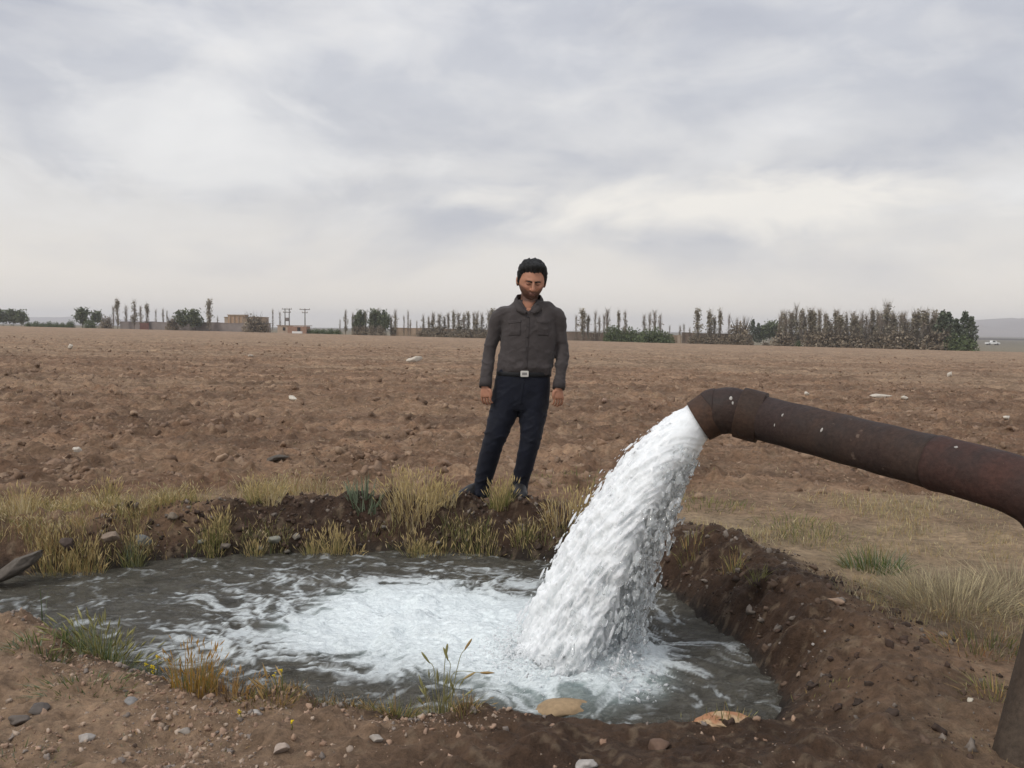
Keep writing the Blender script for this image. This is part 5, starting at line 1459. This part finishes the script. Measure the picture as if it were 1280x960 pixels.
    while px < 1182:
        for k in range(2):
            q = px + r.uniform(-3, 3)
            t = 392 + r.normal() * 6.5 + (3 if q < 990 else 0)
            kd = ['bare', 'poplar', 'poplar', 'bare', 'tall'][r.integers(5)]
            T(kd, q, t, 1 + r.uniform(0, 9), 'slender grey-brown poplar in the long stand at the right', 'poplars of the long stand', r.uniform(.8, 1.7))
        if r.random() < .5: T('drybush', px + r.uniform(-2, 2), 413 + r.uniform(-8, 9), r.uniform(-.5, 1), 'brown undergrowth shrub along the foot of the long stand', 'undergrowth of the long stand', 1.1)
        px += 5.0
    T('tall', 1002, 384, 2, 'dark straight poplar near the left end of the long stand', None, 1.2); T('tall', 1050, 390, 1, 'dark bushy-topped poplar in the left half of the long stand', None, 1.8); T('bush', 998, 424, 0, 'green shrub at the foot of the dark straight poplar', None, 1.0)
    T('tall', 1146, 384, 3, 'twin-topped dark poplar, its left stem', None, 1.6); T('tall', 1155, 384, 2, 'twin-topped dark poplar, its right stem', None, 1.6); T('bush', 1135, 419, 0, 'green shrub at the foot of the stand left of the twin-topped poplar', None, 1.2)
    T('column', 1178, 389, 1, 'dark full tree third from the right end of the stand', None, 1.15); T('column', 1185, 391, 3, 'dark full tree second row near the right end of the stand', None, 1.1)
    T('column', 1195, 399, 0, 'low dark evergreen between the tallest ones at the right end', None, 1.2); T('column', 1206, 390, 1, 'tall dark evergreen second from the right end of the stand', None, 1.05); T('column', 1214, 396, 0, 'dark evergreen at the right end of the stand', None, 1.0)
    T('bush', 1192, 413, -1, 'dark green shrub below the evergreens at the right end', None, 1.2); T('bush', 1207, 413, -1, 'dark green shrub at the far right foot of the stand', None, 1.0)

    # --- walls and buildings
    def wall(name, pa, pb, dD, top_a, top_b, mat, label, thick=.35, step=14):
        root = empty(name, tuple(far_base((pa + pb) / 2, dD))); tag(root, label, 'wall')
        xs = np.linspace(pa, pb, max(3, int((pb - pa) / step) + 2)); r = np.random.default_rng(int(pa))
        V = []
        for i, px in enumerate(xs):
            p = far_base(px, dD); t = at(px, np.interp(px, [pa, pb], [top_a, top_b]), p[1])[2] + r.normal() * .05
            for dy, z in ((0, p[2] - .2), (0, t), (thick, t), (thick, p[2] - .2)): V.append([p[0], p[1] + dy, z])
        Fq = []
        for i in range(len(xs) - 1):
            a = 4 * i
            for k in range(4): Fq.append((a + k, a + 4 + k, a + 4 + (k + 1) % 4, a + (k + 1) % 4))
        e = 4 * (len(xs) - 1); Fq += [(0, 1, 2, 3), (e + 3, e + 2, e + 1, e)]
        obj('wall', mesh_np('wall', np.array(V), np.array(Fq), False), mat, root)
        # capping course
        C_ = []
        for i, px in enumerate(xs):
            k = np.array(V[4 * i + 1]); C_ += [k + [0, -.06, .003], k + [0, -.06, .14], k + [0, thick + .06, .14], k + [0, thick + .06, .003]]
        obj('coping', mesh_np('coping', np.array(C_), np.array(Fq), False), mat, root)
    mud = simple('mud_wall', (0.27, 0.20, 0.14), .95, .2, .8, .3, .05); tanw = simple('tan_wall', (0.32, 0.235, 0.165), .95, .15, .8, .3, .05)
    greyw = simple('grey_wall', (0.22, 0.19, 0.175), .95, .15, .6, .3, .05); darkw = simple('dark_wall', (0.18, 0.135, 0.105), .95, .2, .8, .3, .05)
    wall('boundary_wall', 150, 338, 8, 402.5, 404.5, greyw, 'long grey wall on the left behind the dark round trees')
    wall('mud_wall', 488, 640, 6, 410, 414, mud, 'brown mud wall behind the row of poplars left of the man')
    wall('mud_wall', 690, 757, 8, 415, 416.5, darkw, 'dark mud wall right of the shoulder of the man'); wall('mud_wall', 757.5, 800, 9, 416.5, 418, tanw, 'tan mud wall behind the slim pair of poplars')
    wall('mud_wall', 828, 852, 9, 419.5, 420.5, tanw, 'short tan wall between the green shrub and the dark wall'); wall('mud_wall', 853, 938, 7, 416.5, 419, darkw, 'dark brown wall below the tufted poplars')
    def block(root, name, pa, pb, dD, top, mat, depth=5.0, base_lift=0.0):
        a, b_ = far_base(pa, dD), far_base(pb, dD); y0 = (a[1] + b_[1]) / 2; z0 = min(a[2], b_[2]) - .2
        zt = at((pa + pb) / 2, top, y0)[2]
        V, Fc = box(((a[0] + b_[0]) / 2, y0 + depth / 2, (z0 + zt) / 2), (b_[0] - a[0], depth, zt - z0)); return obj(name, mesh_np(name, V, Fc, False), mat, root), (a[0], b_[0], y0, z0, zt)
    dark = simple('dark_opening', (0.025, 0.02, 0.018), .8, .2, 2); sill = simple('pale_render', (0.42, 0.33, 0.25), .9, .1, 1)
    orange = simple('orange_tan_render', (0.42, 0.28, 0.18), .9, .12, .7)
    house = empty('tan_house', tuple(far_base(305, 28))); tag(house, 'flat-roofed tan house rising behind the grey wall', 'house')
    o, (xa, xb, y0, z0, zt) = block(house, 'wall', 286, 305, 26, 394.3, orange, 3); V, Fc = box(((xa + xb) / 2, y0 + 1.5, zt + .12), (xb - xa + .3, 3.4, .24)); obj('roof', mesh_np('roof', V, Fc, False), sill, house)
    o, (xc, xd, y1, z1, zt2) = block(house, 'wall', 305.1, 331, 27, 397, tanw, 3); V, Fc = box(((xc + xd) / 2, y1 + 1.5, zt2 + .102), (xd - xc + .0, 3.3, .2)); obj('roof', mesh_np('roof', V, Fc, False), mud, house)
    for i in range(4):
        x = xa + (xb - xa) * (i + .5) / 4; V, Fc = box((x, y0 - .12, zt - 1.5), (.22, .24, 2.4)); obj('pilaster', mesh_np('pilaster', V, Fc, False), sill, house)
    ann = empty('tan_house', tuple(far_base(283, 30))); tag(ann, 'narrow low annex left of the flat-roofed tan house', 'house'); o, (xe, xf, y2, z2, zt3) = block(ann, 'wall', 281, 287.4, 30, 397, sill, 5); V, Fc = box(((xe + xf) / 2, y2 + 2.5, zt3 + .1), (xf - xe + .3, 5.3, .2)); obj('roof', mesh_np('roof', V, Fc, False), mud, ann)
    hut = empty('small_hut', tuple(far_base(365, 2))); tag(hut, 'small tan brick hut with a dark doorway at the field edge', 'hut')
    brick = simple('reddish_brick', (0.30, 0.185, 0.13), .9, .15, 1.5)
    o, (xa, xb, y0, z0, zt) = block(hut, 'wall', 347.5, 360.4, 2, 407.3, sill, 4); o, (xc, xd, y1, z1, zt2) = block(hut, 'wall', 360.5, 382, 2.6, 407.8, brick, 4)
    V, Fc = box(((xa + xd) / 2, y0 + 2.3, zt + .09), (xd - xa + .4, 4.9, .16)); obj('roof', mesh_np('roof', V, Fc, False), mud, hut)
    V, Fc = box((xa + (xb - xa) * .58, y0 - .02, zt - .75), (.62, .12, .8)); obj('window', mesh_np('window', V, Fc, False), dark, hut)
    V, Fc = box((xc + (xd - xc) * .6, y1 - .02, zt2 - 1.0), (.75, .12, 1.5)); obj('door', mesh_np('door', V, Fc, False), dark, hut)
    white = simple('white_paint', (0.72, 0.72, 0.70), .5, .05, 3)
    tr = empty('water_trough', tuple(far_base(371.5, -1))); tag(tr, 'low white trough lying in front of the small hut', 'trough')
    p = far_base(371.5, -1); mb = MB(); L_ = 2.3
    V, Fc = box((p[0], p[1], p[2] + .12), (L_, .8, .2)); mb.add(V, Fc)
    for sx, sy, wx, wy in ((0, -.37, L_, .06), (0, .37, L_, .06), (-L_ / 2 + .03, 0, .06, .68), (L_ / 2 - .03, 0, .06, .68)): V, Fc = box((p[0] + sx, p[1] + sy, p[2] + .37), (wx, wy, .3)); mb.add(V, Fc)
    obj('trough_body', mb.mesh('trough_body', False), white, tr)
    gt = empty('brown_gate', tuple(far_base(180.5, 5))); tag(gt, 'brown-red sheet metal gate in the grey wall on the left', 'gate'); gm = simple('brown_red_paint', (0.15, 0.07, 0.055), .7, .15, 2)
    p = far_base(180.5, 5)
    for sx in (-.5, .5): V, Fc = box((p[0] + sx * 1.05, p[1], p[2] + .85), (1.0, .06, 1.7)); o = obj('gate_leaf', mesh_np('gate_leaf', V, Fc, False), gm, gt); V, Fc = box((p[0] + sx * .35, p[1] - .05, p[2] + .9), (.08, .05, .2)); obj('handle', mesh_np('handle', V, Fc, False), dark, o)
    for sx in (-1.12, 1.12): V, Fc = box((p[0] + sx, p[1], p[2] + .92), (.14, .14, 1.85)); obj('post', mesh_np('post', V, Fc, False), gm, gt)
    pg = empty('gate_post', tuple(far_base(849, 4))); tag(pg, 'pale square gate post at the left end of the dark brown wall', 'post'); p = far_base(849, 4); V, Fc = box((p[0], p[1], p[2] + .75), (.5, .5, 1.7)); obj('post', mesh_np('post', V, Fc, False), sill, pg); V, Fc = box((p[0], p[1], p[2] + 1.66), (.62, .62, .12)); obj('cap', mesh_np('cap', V, Fc, False), sill, pg)
    # --- poles
    wood = simple('pole_wood', (0.13, 0.115, 0.10), .9, .2, 3)
    def pole(px, top, dD, label, twin):
        root = empty('power_pole', tuple(far_base(px, dD))); tag(root, label, 'power pole'); p = far_base(px, dD); h = at(px, top, p[1])[2] - p[2]
        for sx in ((-.55, .55) if twin else (0,)):
            V, Fc = tube(np.array([[p[0] + sx, p[1], p[2] - .2], [p[0] + sx, p[1], p[2] + h]]), [.16, .11], n=8); obj('pole', mesh_np('pole', V, Fc), wood, root)
        for k, w_ in ((.97, 2.6), (.84, 2.0 if twin else 1.4)):
            V, Fc = box((p[0], p[1] - .2, p[2] + h * k), (w_, .14, .16)); o = obj('crossarm', mesh_np('crossarm', V, Fc, False), wood, root)
            for sx in (-.45, 0, .45): V, Fc = tube(np.array([[p[0] + sx * w_, p[1] - .2, p[2] + h * k + .083], [p[0] + sx * w_, p[1] - .2, p[2] + h * k + .36]]), [.07, .05], n=8); obj('insulator', mesh_np('insulator', V, Fc), sill, o)
        if twin:
            V, Fc = box((p[0], p[1], p[2] + h * .55), (1.0, .5, .9)); obj('transformer', mesh_np('transformer', V, Fc, False), greyw, root)
    pole(359, 385.5, 16, 'twin-legged power pole with cross-arms behind the small hut', True); pole(381.3, 386, 10, 'single power pole at the right end of the small hut', False)
    # --- the truck and road on the plain at the right
    D = 330.0; d = ray(1241, 420); x = d[0] / d[1] * D; z = float(ground(np.array([x]), np.array([D]), False)[0])
    pk = empty('pickup_truck', (x, D, z)); tag(pk, 'white pickup truck parked on the plain right of the tree line', 'pickup truck')
    body = MB(); prof = [(-2.5, .45), (2.5, .45), (2.55, .95), (1.5, 1.1), (.75, 1.75), (-.45, 1.78), (-.6, 1.1), (-2.5, 1.1)]
    n = len(prof); V = np.array([[x + a, D - .85, z + b_] for a, b_ in prof] + [[x + a, D + .85, z + b_] for a, b_ in prof])
    me = bpy.data.meshes.new('body'); me.from_pydata([tuple(v) for v in V], [], [tuple(range(n))[::-1], tuple(range(n, 2 * n))] + [(i, (i + 1) % n, n + (i + 1) % n, n + i) for i in range(n)]); obj('body', me, white, pk)
    glass = simple('dark_glass', (0.03, 0.035, 0.04), .15, .1, 2)
    V, Fc = box((x + .15, D - .853, z + 1.42), (.95, .02, .45)); obj('window', mesh_np('window', V, Fc, False), glass, pk)
    tyre = simple('tyre_rubber', (0.02, 0.02, 0.02), .9, .2, 5)
    for sx in (-1.55, 1.6):
        for sy in (-.80, .80):
            V, Fc = tube(np.array([[x + sx, D + sy - .12, z + .36], [x + sx, D + sy + .12, z + .36]]), .36, n=18); o = obj('wheel', mesh_np('wheel', V, Fc), tyre, pk)
            V, Fc = tube(np.array([[x + sx, D + sy - .14, z + .36], [x + sx, D + sy + .14, z + .36]]), .18, n=12); obj('rim', mesh_np('rim', V, Fc), greyw, o)
    # raised road far off at the right: a dark low bank
    rd = MB(); P = []
    for px in np.linspace(1120, 1500, 12):
        D = 700 - (px - 1200) * .2; d = ray(px, 420); x = d[0] / d[1] * D; z = float(ground(np.array([x]), np.array([D]), False)[0]); P.append((x, D, z))
    P = np.array(P); V = []
    for q in P: V += [q + [0, 0, -.3], q + [0, 5, 1.3], q + [0, 14, 1.3], q + [0, 19, -.3]]
    Fq = []
    for i in range(len(P) - 1):
        for k in range(3): a = 4 * i + k; Fq.append((a, a + 4, a + 5, a + 1))
    o = obj('road', mesh_np('road', np.array(V), np.array(Fq), False), simple('road_bank', (0.085, 0.075, 0.07), .95, .15, .3)); tag(o, kind='structure', label='dark raised road across the plain at the right', cat='road')
    # --- hills
    hm = simple('hill_rock', (0.20, 0.165, 0.145), .95, .2, .004)
    def hill(name, prof, D, label, depth=900.0):
        xs = np.linspace(prof[0][0], prof[-1][0], 90); r = np.random.default_rng(3)
        rows = []
        for k, f in ((-.9, 0.0), (-.55, .25), (-.25, .7), (0, 1.0), (.4, .9), (1, 0.0)):
            row = []
            for px in xs:
                hpx = np.interp(px, *zip(*prof)); d = ray(px, 415); x = d[0] / d[1] * D
                base = float(ground(np.array([x]), np.array([D]), False)[0]); z0 = base - 4
                zt = at(px, hpx, D)[2] + 1.2 * (vn(px * .35 + k * 3, k * 5 + .3, 8) - .5) * 6
                row.append([x, D + k * depth + 60 * (vn(px * .2, k * 7, 6) - .5), z0 + max(zt - z0, 0) * f])
            rows.append(row)
        V = np.array(rows).reshape(-1, 3); nc = len(xs); i = np.arange(5)[:, None]; j = np.arange(nc - 1)[None]
        Fq = np.stack([i*nc+j, i*nc+j+1, (i+1)*nc+j+1, (i+1)*nc+j], -1).reshape(-1, 4)
        o = obj(name, mesh_np(name, V, Fq), hm); tag(o, kind='structure', label=label, cat='hill')
    hill('hill', [(1105, 421), (1122, 403), (1140, 399), (1165, 397.5), (1180, 400), (1196, 408), (1212, 411), (1219, 409), (1230, 405.5), (1246, 399), (1262, 398), (1300, 398), (1360, 401), (1430, 419)], 2900.0, 'flat-topped bluish hill on the horizon at the right')
    hill('hill', [(-60, 402), (-20, 398), (30, 397), (60, 396.5), (95, 396), (130, 399), (170, 402), (190, 407)], 3900.0, 'faint low hill on the horizon at the left')
build_far()

# ------------------------------------------------------------------ haze, sky, sun, camera
def build_air():
    V, Fc = box((0, 2350, 34), (7400, 5300, 74))
    m = bpy.data.materials.new('haze'); m.use_nodes = True; nt = m.node_tree; nt.nodes.clear()
    out = N(nt, 'ShaderNodeOutputMaterial'); pv = N(nt, 'ShaderNodeVolumePrincipled')
    pv.inputs['Density'].default_value = HAZE; pv.inputs['Color'].default_value = (0.90, 0.91, 0.95, 1); pv.inputs['Anisotropy'].default_value = 0.2
    nt.links.new(pv.outputs[0], out.inputs['Volume'])
    o = obj('haze', mesh_np('haze', V, Fc, False), m); tag(o, kind='stuff', label='thin pale haze over the plain', cat='haze')
HAZE = 3.2e-4
build_air()

SUN_AZ, SUN_EL = R(-128), R(48)          # behind the camera, to its left
def build_sky():
    w = bpy.data.worlds.new('World'); scene.world = w; w.use_nodes = True
    nt = w.node_tree; bg = nt.nodes['Background']; bg.inputs['Strength'].default_value = 0.1
    sky = N(nt, 'ShaderNodeTexSky'); sky.sky_type = 'NISHITA'; sky.sun_disc = False
    sky.sun_elevation = SUN_EL; sky.sun_rotation = SUN_AZ; sky.dust_density = 3.0
    tc = N(nt, 'ShaderNodeTexCoord')
    sp = N(nt, 'ShaderNodeSeparateXYZ'); nt.links.new(tc.outputs['Generated'], sp.inputs[0])
    # how bright an overcast sky is with height above the horizon
    gr = ramp(nt, sp.outputs['Z'], [(0.0, (7.9, 7.3, 6.5)), (0.05, (7.7, 7.25, 6.65)), (0.13, (6.6, 6.5, 6.4)), (0.26, (5.5, 5.65, 6.05)), (0.40, (4.9, 5.1, 5.7)), (1.0, (9.4, 9.8, 10.8))])
    def layer(sx, sy, sz, scale, detail, rough, dist, loc=(0, 0, 0)):
        mp = N(nt, 'ShaderNodeMapping'); mp.inputs['Scale'].default_value = (sx, sy, sz); mp.inputs['Location'].default_value = loc
        nt.links.new(tc.outputs['Generated'], mp.inputs['Vector'])
        return noise(nt, scale, detail, rough, mp.outputs[0], dist)
    big = layer(1.0, 1.0, 2.4, 3.3, 8, 0.52, 0.3, (0.4, 0.0, 0.55))
    fine = layer(1.6, 1.6, 3.8, 4.6, 9, 0.56, 0.45, (3.1, 1.2, 0.0))
    bright = ramp(nt, big.outputs['Fac'], [(0.51, (0,)*3), (0.72, (1,)*3)])
    br2 = ramp(nt, fine.outputs['Fac'], [(0.46, (0,)*3), (0.70, (1,)*3)])
    darkc = ramp(nt, big.outputs['Fac'], [(0.32, (1,)*3), (0.50, (0,)*3)])
    up_ = ramp(nt, sp.outputs['Z'], [(0.03, (0.1,)*3), (0.14, (1,)*3)])
    def times(a_, b_, f=1.0):
        k = N(nt, 'ShaderNodeMath'); k.operation = 'MULTIPLY'; nt.links.new(a_, k.inputs[0]); nt.links.new(b_, k.inputs[1])
        k2 = N(nt, 'ShaderNodeMath'); k2.operation = 'MULTIPLY'; nt.links.new(k.outputs[0], k2.inputs[0]); k2.inputs[1].default_value = f
        return k2.outputs[0]
    c = mixc(nt, times(darkc.outputs[0], up_.outputs[0], 0.95), gr.outputs[0], (4.3, 4.5, 5.1))
    c = mixc(nt, times(bright.outputs[0], up_.outputs[0], 0.9), c, (8.2, 8.15, 8.1))
    c = mixc(nt, times(br2.outputs[0], up_.outputs[0], 0.45), c, (7.7, 7.6, 7.45))
    # two brighter gaps in the cloud: upper left, and a thin one to the right
    def gap(dx, dy, dz, sx, sz, f, col, prev):
        mp = N(nt, 'ShaderNodeMapping'); mp.vector_type = 'POINT'; mp.inputs['Scale'].default_value = (1 / sx, 0.0, 1 / sz); mp.inputs['Location'].default_value = (-dx / sx, 0.0, -dz / sz)
        nt.links.new(tc.outputs['Generated'], mp.inputs['Vector'])
        ln = N(nt, 'ShaderNodeVectorMath'); ln.operation = 'LENGTH'; nt.links.new(mp.outputs[0], ln.inputs[0])
        ad = N(nt, 'ShaderNodeMath'); ad.operation = 'MULTIPLY_ADD'; nt.links.new(fine.outputs['Fac'], ad.inputs[0]); ad.inputs[1].default_value = -2.2; nt.links.new(ln.outputs['Value'], ad.inputs[2])
        ad2 = N(nt, 'ShaderNodeMath'); ad2.operation = 'ADD'; nt.links.new(ad.outputs[0], ad2.inputs[0]); ad2.inputs[1].default_value = 0.72
        rr = ramp(nt, ad2.outputs[0], [(0.1, (1,)*3), (0.8, (0,)*3)])
        k = N(nt, 'ShaderNodeMath'); k.operation = 'MULTIPLY'; nt.links.new(rr.outputs[0], k.inputs[0]); k.inputs[1].default_value = f
        return mixc(nt, k.outputs[0], prev, col)
    c = gap(-0.33, .9, 0.195, 0.20, 0.055, 0.40, (8.2, 8.2, 8.15), c)
    c = gap(0.24, .95, 0.140, 0.26, 0.034, 0.85, (8.5, 8.15, 7.55), c)
    c = mixc(nt, 0.05, c, sky.outputs[0])
    nt.links.new(c, bg.inputs['Color'])
build_sky()
sun = bpy.data.lights.new('sun', 'SUN'); sun.energy = 1.5; sun.angle = R(10); sun.color = (1.0, 0.96, 0.90)
so = bpy.data.objects.new('sun', sun); COL.objects.link(so)
sd = Vector((math.sin(SUN_AZ) * math.cos(SUN_EL), math.cos(SUN_AZ) * math.cos(SUN_EL), math.sin(SUN_EL)))
so.rotation_euler = sd.to_track_quat('Z', 'Y').to_euler()

cam = bpy.data.cameras.new('camera'); cam.sensor_width = 36; cam.sensor_fit = 'HORIZONTAL'; cam.lens = 36 * F / W; cam.clip_end = 20000; cam.clip_start = 0.05
co = bpy.data.objects.new('camera', cam); COL.objects.link(co)
M = Matrix.Identity(4)
for i in range(3):
    M[i][0], M[i][1], M[i][2], M[i][3] = _rt[i], _up[i], -_fw[i], CAM[i]
co.matrix_world = M
scene.camera = co
scene.render.resolution_x, scene.render.resolution_y = 1024, 768
scene.view_settings.view_transform = 'Standard'; scene.view_settings.look = 'None'; scene.view_settings.gamma = 1; scene.view_settings.exposure = 0.20
scene.cycles.max_bounces = 10; scene.cycles.volume_bounces = 1; scene.cycles.use_denoising = True
